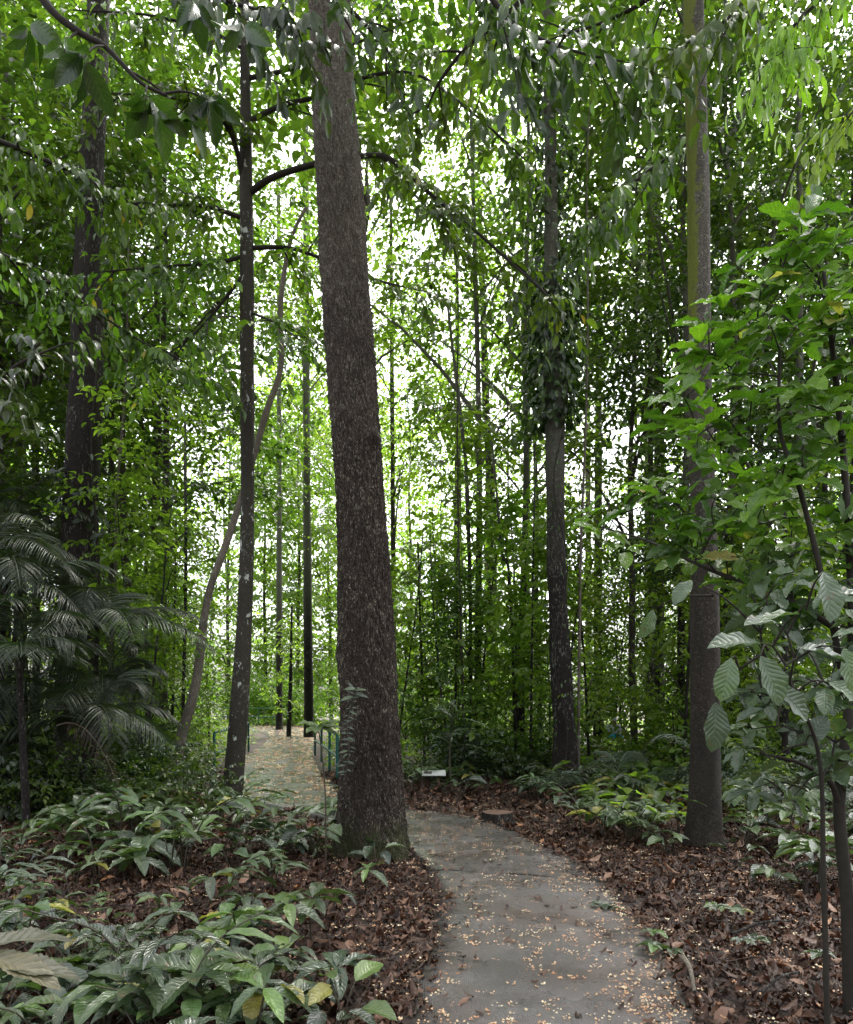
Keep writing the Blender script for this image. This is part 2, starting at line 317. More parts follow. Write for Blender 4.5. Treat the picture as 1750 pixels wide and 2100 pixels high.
t = NT('path_concrete'); vo = t.obj()
n1 = t.noise(vo, 1.1, 6, .6); n2 = t.noise(vo, 60, 6, .75); n3 = t.noise(t.obj((1,.25,1)), 14, 4)
c = t.mix(n2, (.078,.071,.069), (.215,.198,.195))
c = t.mix(t.ramp(n1, [(.42,(0,0,0)),(.66,(.65,.65,.65))]), c, (.095,.058,.045))
c = t.mix(t.ramp(t.noise(vo, 3.2, 6, .7), [(.55,(0,0,0)),(.75,(.5,.5,.5))]), c, (.06,.065,.045))
br = t.n('ShaderNodeTexWave', _bands_direction='X', Scale=26.0, Distortion=2.5, Detail=2.0); t.l(vo, br.inputs[0])
c = t.mix(.25, c, t.ramp(br.outputs[1], [(0,(.7,.7,.7)),(1,(1.2,1.2,1.2))]), 'MULTIPLY')
p = t.n('ShaderNodeBsdfPrincipled'); t.l(c, p.inputs['Base Color'])
uvn = t.n('ShaderNodeUVMap'); us = t.n('ShaderNodeSeparateXYZ'); t.l(uvn.outputs[0], us.inputs[0])
ed_ = t.math('ADD', t.math('MULTIPLY', t.math('ABSOLUTE', t.math('SUBTRACT', us.outputs[0], .5)), 2.0), t.math('MULTIPLY', t.noise(vo, 5, 6, .7), .5))
c = t.mix(t.ramp(ed_, [(1.0,(0,0,0)),(1.0,(0,0,0))]) if False else t.ramp(t.math('SUBTRACT', ed_, .5), [(.62,(0,0,0)),(.80,(.85,.85,.85))]), c, t.mix(n2, (.015,.014,.008), (.05,.05,.026)))
vk = t.n('ShaderNodeTexVoronoi', _feature='DISTANCE_TO_EDGE', Scale=.55); wk = t.n('ShaderNodeVectorMath', _operation='ADD'); nk = t.n('ShaderNodeTexNoise', Scale=4.0, Detail=6); t.l(vo, nk.inputs[0]); sk = t.n('ShaderNodeVectorMath', _operation='SCALE'); sk.inputs['Scale'].default_value = .25; t.l(nk.outputs[1], sk.inputs[0]); t.l(vo, wk.inputs[0]); t.l(sk.outputs[0], wk.inputs[1]); t.l(wk.outputs[0], vk.inputs['Vector'])
c = t.mix(t.ramp(vk.outputs['Distance'], [(.0,(.8,.8,.8)),(.008,(0,0,0))]), c, (.02,.018,.016))
c = t.mix(t.ramp(t.noise(vo, .7, 8, .7), [(.4,(0,0,0)),(.55,(.6,.6,.6))]), c, t.mix(n2, (.02,.018,.017), (.06,.056,.054)))
t.l(c, p.inputs['Base Color'])
t.l(t.ramp(t.noise(vo, 2.3, 5, .65), [(.38,(.09,.09,.09)),(.62,(.4,.4,.4))]), p.inputs['Roughness'])
t.l(t.bump(t.math('ADD', t.math('MULTIPLY', n2, 1.0), t.math('MULTIPLY', br.outputs[1], .25)), .45, .006), p.inputs['Normal'])
t.l(p.outputs[0], t.out.inputs[0]); M['path'] = t.m
def path_slab(i0, i1):
    g = Geo(); k = np.arange(i0, i1+1); s = k*.35
    nrm = unit(np.gradient(PC, axis=0)[k])[:, ::-1]*[1,-1]
    a = el[k]+nrm*wob(s,1)[:,None]*-1; b = er[k]+nrm*wob(s,4)[:,None]
    U = np.linspace(0,1,9); top = a[:,None]*(1-U)[None,:,None]+b[:,None]*U[None,:,None]
    zz = .045+.010*np.sin(pi*U)[None,:]+.003*np.sin(k*.8)[:,None]
    zz[:,0] -= .008; zz[:,-1] -= .008
    T = np.concatenate([top, zz[...,None]], -1)
    lo_l = T[:, :1].copy(); lo_l[...,2] = -.1; lo_r = T[:, -1:].copy(); lo_r[...,2] = -.1
    A = np.concatenate([lo_l, T, lo_r], 1); w_ = A.shape[1]
    i = np.arange(len(k)-1)[:,None]*w_; j = np.arange(w_-1)[None]
    UU = np.concatenate([[0],U,[1]])[None,:]*np.ones((len(k),1)); g.add(A, np.stack([i+j,i+j+1,i+w_+j+1,i+w_+j],-1), None, np.stack([UU, UU*0],-1).reshape(-1,2))
    for row, fl in ((0,0),(len(k)-1,1)):
        v = A[row]; lo = v.copy(); lo[:,2] = -.1; q = np.arange(w_-1); F = np.stack([q,q+1,q+w_+1,q+w_],-1); g.add(np.vstack([v,lo]), F)
    return g
jt = int(np.argmin(np.abs(PC[:,1]-6.35)))
gp = path_slab(0, jt); g2 = path_slab(jt+1, NP-1)
# second slab starts just past the joint, leaving a dark gap
off = PC[jt+1]-PC[jt]; g2.V[0] = g2.V[0].copy()
row = slice(0, 11); 
for V in g2.V[:2]:
    n_ = 11 if V is g2.V[0] else len(V); V[:n_,:2] -= off*.66+.0*V[:n_,:2]; V[:n_,1] += .04*np.sin(V[:n_,0]*9)
gp.n = sum(len(v) for v in gp.V)
for V, F, R, U, m_ in zip(g2.V, g2.F, g2.R, g2.UV, g2.M):
    pass
base = gp.n
for V, F, R, U, m_ in zip(g2.V, g2.F, g2.R, g2.UV, g2.M):
    gp.V.append(V); gp.F.append(F+base); gp.R.append(R); gp.UV.append(U); gp.M.append(m_)
tag(link('path', gp.mesh('path', M['path'], True)), 'winding grey concrete footpath through the forest', kind='structure')

# ------------------------------------------------------------------ trunks
def trunk_px(rows, d, ns=14, n=60, amp=.03, seed=0, flare=.35, dz=0, extra=3.0):
    """rows: (y, x, width) on the picture grid at depth d, top to bottom"""
    rows = sorted(rows, key=lambda q: -q[0]); pts = [P(x, y, d) for y, x, w_ in rows]; rad = [w_*d/FP/2 for y, x, w_ in rows]
    pts[0][2] = min(pts[0][2], 0)-.12
    if extra: v = pts[-1]-pts[-2]; v = v/np.linalg.norm(v); pts.append(pts[-1]+v*extra); rad.append(rad[-1]*.85)
    ph = np.random.RandomState(seed).rand(8)*6.28
    def fn(p, a, rr):
        z = p[:,2][:,None]; A = a[None]
        k = 1+amp*np.sin(2*A+z*.7+ph[0])+amp*.8*np.sin(3*A-z*1.3+ph[1])+amp*.5*np.sin(5*A+z*2.9+ph[2])+amp*.5*np.sin(7*A-z*5+ph[3])+amp*.7*np.sin(z*3.1+ph[4])
        fl = flare*np.exp(-np.maximum(z,0)/.22)*(.55+.45*np.sin(5*A+ph[5])*np.cos(2*A+ph[6]))
        return rr*(k+fl)
    g = Geo(); V, F, R = tube(np.array(pts), rad, ns, n, fn); g.add(V, F); return g, np.array([pts[0][0], pts[0][1], 0])

# main tree
rows = [(-60,676,80),(150,681,82),(400,697,88),(600,709,93),(750,722,93),(900,731,94),(1050,741,98),(1200,747,105),(1350,753,118),(1450,757,118),(1600,762,128),(1700,763,136),(1755,764,142)]
g, b = trunk_px(rows, 7.45, 240, 620, .028, 3, .42)
_V = g.V[0].reshape(620, 240, 3); _A = np.linspace(0, 2*pi, 240, endpoint=False)[None]; _Z = _V[...,2]
_w = 1.6*np.sin(_Z*2.7+_A*3)+1.1*np.sin(_Z*6.1-_A*5+1)+.7*np.sin(_Z*13+_A*9+2)
_r = np.abs(np.sin(13*_A+_w))**.6*.6+np.abs(np.sin(29*_A-1.3*_w+np.sin(_Z*17+_A*4)))**.7*.4
_r = _r*(.75+.35*np.sin(_Z*31+5*np.sin(_A*7+_Z*3)))
_c = _V.mean(1, keepdims=True); _d = unit((_V-_c)*[1,1,0]); _V += _d*(_r*.034-.017)[...,None]; g.V[0] = _V.reshape(-1,3)
V = g.V[0]   # burl on the right side and swelling at the left
kp = P(768, 893, 7.30); dd = np.linalg.norm((V-kp)*[1,1,1.3], axis=1); ax_ = np.array([P(731,893,7.45)[0], 7.45])
dirv = unit(V[:,:2]-ax_); V[:,:2] += dirv*(.06*np.exp(-(dd/.10)**2))[:,None]
kp = P(693, 1350, 7.35); dd = np.linalg.norm((V-kp)*[1,1,.8], axis=1); V[:,:2] += unit(V[:,:2]-np.array([P(753,1350,7.45)[0],7.45]))*(.035*np.exp(-(dd/.16)**2))[:,None]
R0 = root('forest_tree', b, 'massive dark rough-barked tree trunk leaning left beside the path', 'tree')
OVER = [(R0, 1.35, .3, 0)]
part('trunk', g, M['bark_main'], R0)

# ------------------------------------------------------------------ slim tree with arching branches
r = np.random.RandomState(7)
rows = [(-60,502,17),(150,503,20),(245,504,23),(400,505,26),(520,506,27),(700,507,28),(1000,508,28),(1200,504,30),(1300,500,33),(1500,488,38),(1660,473,42)]
g, b = trunk_px(rows, 11.0, 24, 160, .03, 5, .25)
S0 = root('slender_tree', b, 'slender lichen-spotted tree with arching side branches left of the massive trunk', 'tree')
part('trunk', g, M['bark_slim'], S0)
def bough(tree, pts, r0, leaf, nspr, hang=.8, K=9, L=.55, tm=LF_MID, mat='leaf_hang', side=.45, t0=.15, seed=1, sec=5, twigmat='twig', nm=('branch','foliage'), sag=.25):
    r = np.random.RandomState(seed); A = np.array([P(*p) for p in pts]); n = max(10, len(A)*5)
    C = spline(A, n); gb = Geo(); tb = np.linspace(0,1,n)
    V, F, R = tube(C, r0*(1-.85*tb)+.003, 7); gb.add(V, F)
    tn = unit(np.gradient(C, axis=0)); O = []; D = []
    seg = np.linalg.norm(C[-1]-C[0])
    for k in range(sec):               # secondary shoots
        u = t0+(1-t0)*(k+r.rand())/sec; ii = min(int(u*(n-1)), n-2); sd_ = np.cross(tn[ii], [0,0,1.])*(1 if k%2 else -1)
        dv = unit(tn[ii]*.8+sd_*.9+r.normal(0,.25,3)); ln = seg*side*(1.15-u)*(.6+.6*r.rand())+.25
        q = np.linspace(0,1,7)[:,None]; cc = C[ii]+dv*ln*q+np.array([0,0,-1])*ln*.25*q**2
        V, F, R = tube(cc, r0*.35*(1-.8*q[:,0])+.002, 5); gb.add(V, F)
        for m_ in range(max(2, int(nspr/sec/1.4))):
            s = .2+.8*r.rand(); jx = int(s*6); O.append(cc[jx]); D.append(dv*.6+r.normal(0,.5,3)*[1,1,.45]-[0,0,.15])
    for m_ in range(int(nspr*.45)):
        u = t0+(1-t0)*r.rand(); ii = int(u*(n-1)); O.append(C[ii]); D.append(tn[ii]*.7+r.normal(0,.6,3)*[1,1,.4]-[0,0,.1])
    O.append(C[-1]); D.append(tn[-1]); O = np.array(O); D = np.array(D); gf = Geo()
    sprays(gf, r, O, D, L*(.6+.6*r.rand(len(O))), K, leaf, hang, tm, gb, sag)
    part(nm[0], gb, M[twigmat], tree); part(nm[1], gf, M[mat], tree)
BR = [
 ([(512,395,11),(560,363,10.8),(650,335,10.6),(740,320,10.3),(800,325,10),(880,395,9.7),(960,460,9.5),(1050,540,9.2),(1120,600,9)], .05, 46, .35),
 ([(512,248,11),(580,215,11),(650,198,11),(760,155,10.5),(860,155,10),(980,240,9.3),(1080,330,9)], .04, 44, .15),
 ([(512,508,11),(590,508,11),(655,528,10.8),(760,570,10.5),(880,600,10)], .035, 30, .2),
 ([(500,372,11),(480,290,10.8),(450,240,10.6),(350,200,10.2),(200,190,9.6)], .04, 34, .1),
 ([(500,448,11),(430,425,10.8),(350,420,10.5),(180,440,9.8)], .035, 34, .1),
 ([(500,525,11),(440,540,10.8),(350,545,10.2),(180,560,9.6)], .03, 34, .1),
 ([(510,160,11),(600,140,11),(700,100,10.6),(850,40,10)], .035, 28, .1),
 ([(500,562,11),(440,640,10.8),(380,700,10.5),(290,760,10)], .025, 24, .1),
 ([(512,640,11),(560,660,10.6),(620,700,10)], .02, 8, .2),
 ([(500,100,11),(420,60,10.6),(300,30,10),(150,20,9.5)], .03, 30, .1),
]
for k, (pt, r0, nsp, t0) in enumerate(BR): bough(S0, pt, r0, .18, nsp, .45, 9, .6, seed=20+k, t0=t0, sec=6, side=.35)

# ------------------------------------------------------------------ crowns for the forest behind
LF_BR = leaf_t(4, .56, .5, .25, .25)
LF_BM = leaf_t(5, .52, .5, .22, .3)
def crown(seed, z0, z1, Rad, nc, cs, ns_, K, leaf, hang, tm=LF_BR, shape=1, limbs=12):
    r = np.random.RandomState(seed); gf = Geo(); gb = Geo(); O = []; D = []
    for k in range(nc):
        u = (k+r.rand())/nc; a = k*2.4+r.rand()*1.5
        prof = (sin(pi*min(1, .15+.8*u))**.5) if shape == 1 else (1-.7*u)
        rd = Rad*prof*math.sqrt(.05+.95*r.rand()); c = np.array([rd*cos(a), rd*sin(a), z0+(z1-z0)*u+r.normal(0,.2*cs)])
        if k < limbs*3 and k%3 == 0 or k == nc-1:
            zb = max(z0*.8, c[2]-rd*.8); q = np.linspace(0,1,6)[:,None]; b0 = np.array([0,0,zb])
            cc = b0+(c-b0)*q+np.array([0,0,1])*rd*.18*np.sin(pi*q)
            V, F, R = tube(cc, .012*rd*(1-.85*q[:,0])+.004, 4); gb.add(V, F)
        nn = int(ns_*(.6+.8*r.rand())); dv = unit(r.normal(0,1,(nn,3))*[1,1,.4]+np.array([cos(a),sin(a),0])*.5)
        O.append(c+dv*cs*.35*r.rand(nn)[:,None]+r.normal(0,1,(nn,3))*cs*[.22,.22,.16]); D.append(dv)
    O = np.concatenate(O); D = np.concatenate(D)
    sprays(gf, r, O, D, cs*(.45+.5*r.rand(len(O))), K, leaf, hang, tm, None, .25)
    return gb, gf
PROTO = {}
def proto(kind, mat, *a, n=3, **k):
    PROTO[kind] = []
    for s in range(n):
        f_ = (1, .74, 1.3)[s%3]; a_ = list(a); a_[7] *= f_; a_[5] = int(a_[5]/f_**1.2)
        gb, gf = crown(100+s+len(PROTO)*17, *a_, **k)
        PROTO[kind].append((np.concatenate(gb.V), np.concatenate(gb.F), gf.mesh(kind+'_crown', M[mat])))
proto('tall', 'leaf', 12, 31, 4.5, 54, 1.35, 11, 8, .22, .12)
proto('canopy', 'leaf', 8.5, 19, 4.6, 52, 1.3, 13, 8, .19, .15, tm=LF_BM)
proto('mid', 'leaf', 4.4, 13, 2.8, 38, 1.1, 11, 8, .17, .12, tm=LF_BM)
proto('sapling', 'leaf_lit', .9, 5.4, 1.15, 30, .5, 7, 6, .15, .12, tm=LF_BM, shape=2, limbs=8)
proto('bush', 'leaf_lit', .2, 1.6, .9, 16, .6, 9, 7, .15, .2, tm=LF_BM, limbs=5)
proto('dense', 'leaf_dark', 4.5, 16, 4.0, 95, 1.2, 14, 8, .17, .25, tm=LF_BM)
proto('wall', 'leaf_far_lit', .5, 27, 5.0, 50, 2.4, 12, 8, .40, .35)
_mc = {}
def mesh_with(me, mat):
    k = (me.name, mat)
    if k not in _mc: c = me.copy(); c.materials.clear(); c.materials.append(M[mat]); _mc[k] = c
    return _mc[k]
def tree(name, base, rad, h, kind, label, group=None, sc=1.0, rz=0, lean=(0,0), v=0, mat=None, bark='bark_far', tk=None, ns=9, cat='tree'):
    o = root(name, (base[0], base[1], 0), label, cat, group)
    if tk is None:
        rr = np.random.RandomState(int(abs(base[0]*97+base[1]*31))%9999); n = 7
        q = np.linspace(0,1,n); pts = np.column_stack([lean[0]*q+np.cumsum(rr.normal(0,.008*h,n))*.5, lean[1]*q+np.cumsum(rr.normal(0,.008*h,n))*.5, h*q-.1])
        pts -= [pts[0,0], pts[0,1], 0]; pts += [base[0], base[1], 0]
        tk = Geo(); V, F, R = tube(pts, rad*(1-.75*q)+.004, ns, 22); tk.add(V, F)
    if kind:
        lv, lf_, mf = PROTO[kind][v%len(PROTO[kind])]; c_, s_ = cos(rz), sin(rz); lv = lv*sc
        lv = np.column_stack([lv[:,0]*c_-lv[:,1]*s_, lv[:,0]*s_+lv[:,1]*c_, lv[:,2]])
        tv = tk.V[0]; zz = np.round(lv[:,2]/.8)*.8; uz = {}
        for q in np.unique(zz):
            k = np.abs(tv[:,2]-q) < .6
            uz[q] = tv[k,:2].mean(0) if k.any() else tv[-12:,:2].mean(0)
        sh = np.array([uz[q] for q in zz]); lv[:,:2] += sh; tk.add(lv, lf_)
        if mat: mf = mesh_with(mf, mat)
        link('crown', mf, o, rz=rz, sc=sc)
    part('trunk', tk, M[bark], o)
    return o
bushstem = {}
# hand-placed trunks ------------------------------------------------
def placed(name, rows, d, kind, label, sc=1.0, bark='bark_far', mat=None, rz=0, v=0, group=None, ns=14, amp=.04, flare=.2, extra=4, n=50, seed=1, cat='tree', dx=0):
    g, b = trunk_px(rows, d, ns, n, amp, seed, flare, extra=extra)
    yb = HY+CH*FP/d
    return tree(name, b, 0, 0, kind, label, group, sc, rz, v=v, mat=mat, bark=bark, tk=g, cat=cat)
LT = placed('forest_tree', [(-60,205,40),(200,195,46),(450,185,52),(620,178,60),(750,178,62),(1000,168,66),(1200,160,72),(1619,155,84)], 13, None, 'stout dark tree rising behind the palm fronds at far left', bark='bark_stout', ns=28, n=90)
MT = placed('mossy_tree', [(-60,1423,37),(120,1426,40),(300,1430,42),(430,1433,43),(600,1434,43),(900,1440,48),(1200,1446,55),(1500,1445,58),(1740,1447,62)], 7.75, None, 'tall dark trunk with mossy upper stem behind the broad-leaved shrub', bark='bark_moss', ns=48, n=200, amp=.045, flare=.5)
CT = placed('forest_tree', [(-60,1124,24),(400,1130,26),(650,1131,30),(850,1137,36),(1100,1141,38),(1300,1147,42),(1500,1157,46),(1610,1162,54)], 13.7, None, 'dark tree wrapped in climbing leaves right of the path bend', bark='bark_dark', ns=28, n=120, amp=.05, flare=.45)
placed('pale_sapling', [(425,628,6),(470,605,8),(520,590,9),(620,576,10),(740,577,11),(790,566,11),(850,545,12),(1000,502,13),(1120,462,14),(1230,425,16),(1400,402,20),(1520,370,24),(1625,350,32)], 12.5, None, 'thin pale crooked leaning stem crossing behind the slender tree', bark='bark_pale', ns=12, n=120, extra=0, amp=.06)
placed('forest_tree', [(300,627,12),(520,628,13),(900,629,15),(1200,631,17),(1514,634,21)], 31, 'tall', 'straight dark pole tree just left of the massive trunk', bark='bark_dark', sc=.9, v=1)
placed('forest_tree', [(500,572,9),(900,573,10),(1200,573,12),(1490,573,14)], 40, 'tall', 'thin straight tree behind the far end of the path', bark='bark_dark', v=2)
placed('forest_tree', [(300,1345,17),(850,1352,20),(1200,1352,22),(1530,1350,25)], 25, 'mid', mat='leaf_lit', label='straight grey trunk left of the mossy tree', bark='bark_far', sc=1.35, v=0)
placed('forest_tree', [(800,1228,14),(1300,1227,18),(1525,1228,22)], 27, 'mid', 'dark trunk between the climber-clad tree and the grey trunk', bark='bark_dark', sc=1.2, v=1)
placed('forest_tree', [(600,990,12),(850,998,16),(1050,1008,18),(1520,1012,20)], 29, 'mid', mat='leaf_lit', label='brown mottled trunk in the middle distance right of centre', bark='bark_far', sc=1.3, v=2)
placed('forest_tree', [(600,938,8),(1300,940,20),(1500,942,24)], 32, 'tall', mat='leaf_lit', label='dim brown trunk behind the strap-leaved plant', bark='bark_far', v=0)
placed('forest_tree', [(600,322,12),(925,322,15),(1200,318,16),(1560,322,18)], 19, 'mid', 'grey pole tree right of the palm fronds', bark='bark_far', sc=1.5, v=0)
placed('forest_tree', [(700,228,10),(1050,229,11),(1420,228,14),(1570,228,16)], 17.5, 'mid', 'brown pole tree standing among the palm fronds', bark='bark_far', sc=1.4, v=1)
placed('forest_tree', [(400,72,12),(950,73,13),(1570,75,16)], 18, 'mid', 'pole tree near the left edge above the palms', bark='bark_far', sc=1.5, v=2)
placed('forest_tree', [(600,803,8),(1200,807,10),(1520,808,12)], 30, 'mid', mat='leaf_lit', label='thin grey forked tree just right of the massive trunk', bark='bark_far', sc=1.4, v=1)
placed('forest_tree', [(300,1203,9),(900,1206,11),(1495,1208,14)], 42, 'tall', mat='leaf_lit', label='pale far trunk seen against the bright sky gap', bark='bark_pale', v=1)
placed('forest_tree', [(600,1325,6),(1520,1327,9)], 28, 'sapling', 'very thin pole beside the straight grey trunk', bark='bark_dark', sc=2.0, v=1)
placed('forest_tree', [(500,1640,12),(950,1640,14),(1200,1632,16),(1590,1620,20)], 15, 'dense', 'dark tree with a dense crown behind the broad-leaved shrub', bark='bark_dark', sc=1.0, v=1)
placed('forest_tree', [(200,1517,12),(450,1516,12),(1560,1516,16)], 21, 'dense', 'dark tree filling the upper right behind the mossy trunk', bark='bark_dark', sc=1.2, v=0)
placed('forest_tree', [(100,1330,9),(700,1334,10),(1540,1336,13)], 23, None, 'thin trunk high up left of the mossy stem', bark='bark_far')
# thin poles of the understorey
POLES = [([(700,927,6),(900,950,7),(980,957,8),(1250,965,8),(1560,962,9)],17,'tall thin dark pole rising over the strap-leaved plant'),
 ([(1000,1018,4),(1135,1030,6),(1195,1046,6),(1560,1060,7)],16,'thin kinked pole right of the brown mottled trunk'),
 ([(1100,1095,4),(1400,1090,5),(1580,1088,6)],15,'thin upright pole left of the climber-clad tree'),
 ([(1125,1225,3),(1300,1176,4),(1590,1160,5)],15,'thin stem leaning right against the climber-clad tree'),
 ([(950,380,6),(1200,381,7),(1600,372,8)],15,'thin dark pole left of the leaning pale stem'),
 ([(1200,300,7),(1590,302,10)],16,'short brown pole beside the palm fronds'),
 ([(1290,598,5),(1400,596,8),(1500,592,10)],32,'curved dark stem by the far end of the path'),
 ([(1150,360,4),(1590,352,6)],16,'thin whip stem behind the palm frond tips'),
 ([(1200,860,5),(1580,872,6)],17,'thin pole right behind the massive trunk'),
 ([(1000,1430,5),(1600,1400,8)],14,'slim bent pole left of the mossy trunk base'),
 ([(1050,1500,8),(1600,1498,10)],16,'slim straight pole right of the mossy trunk'),
 ([(1150,1610,10),(1400,1612,14),(1640,1612,18)],11.6,'slim pale trunk right of the mossy tree base')]
for k, (rw, d, lb) in enumerate(POLES): placed('sapling', rw, d, 'sapling', lb, bark='bark_dark', sc=1.0 if k!=0 else 1.6, v=k, ns=8, n=30, extra=1.0, amp=.05, flare=.1)

OVER += [(MT, 1.3, 2.0, 1), (CT, 1.45, 4.0, 2), (LT, 1.5, 1.0, 0)]
for o_, sc_, rz_, v_ in OVER: link('crown', PROTO['canopy'][v_][2], o_, loc=(-.6 if o_ is R0 else 0, 0, 0), rz=rz_, sc=sc_)
# random forest -----------------------------------------------------
rf = np.random.RandomState(11)
def free(x, y, m=.6): return path_d(x, y)[0] > m
def rnd_field(n, d0, d1, ang=38, pw=1.0, m=.6, minang=None):
    out = []
    while len(out) < n:
        d = d0+(d1-d0)*rf.rand()**pw; a = radians(rf.uniform(-ang, ang)); x = d*math.tan(a)
        px = CX+x*FP/d
        if not free(x, d, m): continue
        if minang and minang(px, d): continue
        if all((x-q[0])**2+(d-q[1])**2 > (.03*d)**2 for q in out): out.append((x, d))
    return out
def gap(px, d):       # keep the view open to the sky where the photograph does
    w_ = 150 if d < 36 else (60 if d < 50 else 20)
    return 1140-w_ < px < 1250+w_*1.2 or (d < 34 and 760 < px < 850) or (430-w_*.6 < px < 430+w_*.6) 
for k, (x, d) in enumerate(rnd_field(26, 22, 46, minang=gap)):
    tree('forest_tree', (x, d), .10+.09*rf.rand(), 28 if k%3<2 else 13, ['tall','tall','mid'][k%3], label='slim forest tree with light foliage in the middle distance', group='trees of the middle distance', mat=[None,'leaf_lit','leaf_lit'][k%3], sc=.9+.35*rf.rand(), rz=rf.rand()*6.28, v=k, lean=(rf.normal(0,.6), 0))
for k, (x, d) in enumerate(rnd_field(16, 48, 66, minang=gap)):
    tree('forest_tree', (x, d), .16, 24, 'wall', 'tree with leaves painted brighter in the farthest rank of the forest', 'trees of the farthest rank', sc=.75+.4*rf.rand(), rz=rf.rand()*6.28, v=k)
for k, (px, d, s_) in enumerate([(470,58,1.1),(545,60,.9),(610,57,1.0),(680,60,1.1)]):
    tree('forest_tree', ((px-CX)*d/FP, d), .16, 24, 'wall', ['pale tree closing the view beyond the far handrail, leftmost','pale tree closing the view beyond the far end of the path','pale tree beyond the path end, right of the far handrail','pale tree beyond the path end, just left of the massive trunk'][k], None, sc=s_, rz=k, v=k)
for k, (px, d) in enumerate([(500,53),(560,51.5),(600,50),(530,55),(640,52)]):
    o = root('bush', ((px-CX)*d/FP, d, 0), ['big bush behind the far handrail, left one','big bush at the far end of the path','big bush right of the far handrail end','big bush deep behind the far handrail','big bush far back left of the massive trunk'][k], 'bush', None, rz=k, sc=2.0)
    lv, lf_, mf = PROTO['bush'][k%3]; G_ = Geo(); G_.add(lv, lf_); V,F,R = tube(np.array([[0,0,-.05],[.02,0,.5],[0,.02,1.2]]), .012, 6, 8); G_.add(V,F); link('stem', G_.mesh('bush_stem', M['twig']), o); link('foliage', mesh_with(mf, 'leaf_far_lit'), o)
for k, (x, d) in enumerate(rnd_field(13, 14, 24, minang=lambda px, d: 380 < px < 1300)):
    tree('forest_tree', (x, d), .09+.05*rf.rand(), 15, 'mid', 'dim leafy tree at the side of the clearing', 'trees at the sides of the clearing', sc=1.1+.4*rf.rand(), rz=rf.rand()*6.28, v=k)
for k, (x, d) in enumerate(rnd_field(13, 15, 25, m=1.0, minang=lambda px, d: 1120 < px < 1330 or 740 < px < 900 or 380 < px < 470)):
    tree('canopy_tree', (x, d), .09, 22, 'canopy', 'tree with its crown high overhead and a bare thin trunk', 'high crowned trees', sc=.95+.3*rf.rand(), rz=rf.rand()*6.28, v=k, bark='bark_dark')
for k, (x, d) in enumerate(rnd_field(18, 13, 32, m=1.0, minang=lambda px, d: px < 180 or px > 1560 or 440 < px < 760 or 1215 < px < 1300)):
    tree('bare_sapling', (x, d), .018+.022*rf.rand(), 7+7*rf.rand(), None, 'thin bare stem', 'thin bare stems of the understorey', bark=['bark_far','bark_dark','bark_pale'][k%3], ns=6, lean=(rf.normal(0,.7), rf.normal(0,.5)))
for k, (x, d) in enumerate(rnd_field(88, 12, 34, m=.9, minang=lambda px, d: (440 < px < 700 and d < 32) or (1215 < px < 1300 and d < 25) or (d < 15 and 820 < px < 1400))):
    tree('sapling', (x, d), .018+.02*rf.rand(), 5.5, 'sapling', 'slim leafy sapling in the understorey', 'saplings of the understorey', mat=None if k%3 else 'leaf', sc=.7+.7*rf.rand(), rz=rf.rand()*6.28, v=k, ns=6, bark='bark_dark', lean=(rf.normal(0,.4), rf.normal(0,.4)))
for k, (x, d) in enumerate(rnd_field(90, 13, 46, m=1.0, minang=lambda px, d: (d < 17 and 400 < px < 720) or (1215 < px < 1300 and d < 23.5) or (860 < px < 1010 and d < 15))):
    o = root('bush', (x, d, 0), 'low leafy green bush in the undergrowth', 'bush', 'bushes of the undergrowth', rz=rf.rand()*6.28, sc=.5+.75*rf.rand())
    lv, lf_, mf = PROTO['bush'][k%3]; gb_ = bushstem.get(k%3)
    if gb_ is None:
        G_ = Geo(); G_.add(lv, lf_); V,F,R = tube(np.array([[0,0,-.05],[.02,0,.5],[0,.02,1.2]]), .012, 6, 8); G_.add(V,F); gb_ = bushstem[k%3] = G_.mesh('bush_stem', M['twig'])
    link('stem', gb_, o); link('foliage', mf, o)

exec_tail = True
n = 0
while n < 64:
    d = rf.uniform(9.5, 17); px = rf.choice([rf.uniform(-60,430), rf.uniform(840,1130), rf.uniform(1130,1800), rf.uniform(1130,1800)]); x = (px-CX)*d/FP
    if (px > 1100 and d < 10.5 and px < 1400) or (1040 < px < 1260 and d < 14) or (1330 < px < 1540 and d < 9.8) or (1190 < px < 1430) or (px < 1130 and px > 600 and d < 13.6): continue
    if path_d([x],[d])[0] < 1.1 or np.hypot(x-2.95, d-7.75) < 1.2: continue
    o = root('bush', (x, d, 0), 'waist high leafy shrub in the dim strip behind the path', 'bush', 'waist high shrubs near the path', rz=rf.rand()*6.28, sc=.35+.4*rf.rand())
    lv, lf_, mf = PROTO['bush'][n%3]; link('stem', bushstem[n%3], o); link('foliage', mesh_with(mf, ['leaf','herb_dark','leaf' if px < 1130 else 'leaf_lit','leaf_dark'][n%4]), o); n += 1
rf = np.random.RandomState(404)
for k, (x, d) in enumerate(rnd_field(30, 17, 40, m=.9, minang=lambda px, d: px < 200 or px > 1600 or (440 < px < 700 and d < 32) or (1215 < px < 1300 and d < 25))):
    tree('sapling', (x, d), .018+.02*rf.rand(), 5.5, 'sapling', 'slim leafy sapling', 'saplings of the understorey', sc=.8+.8*rf.rand(), rz=rf.rand()*6.28, v=k, ns=6, bark='bark_dark', lean=(rf.normal(0,.4), 0))
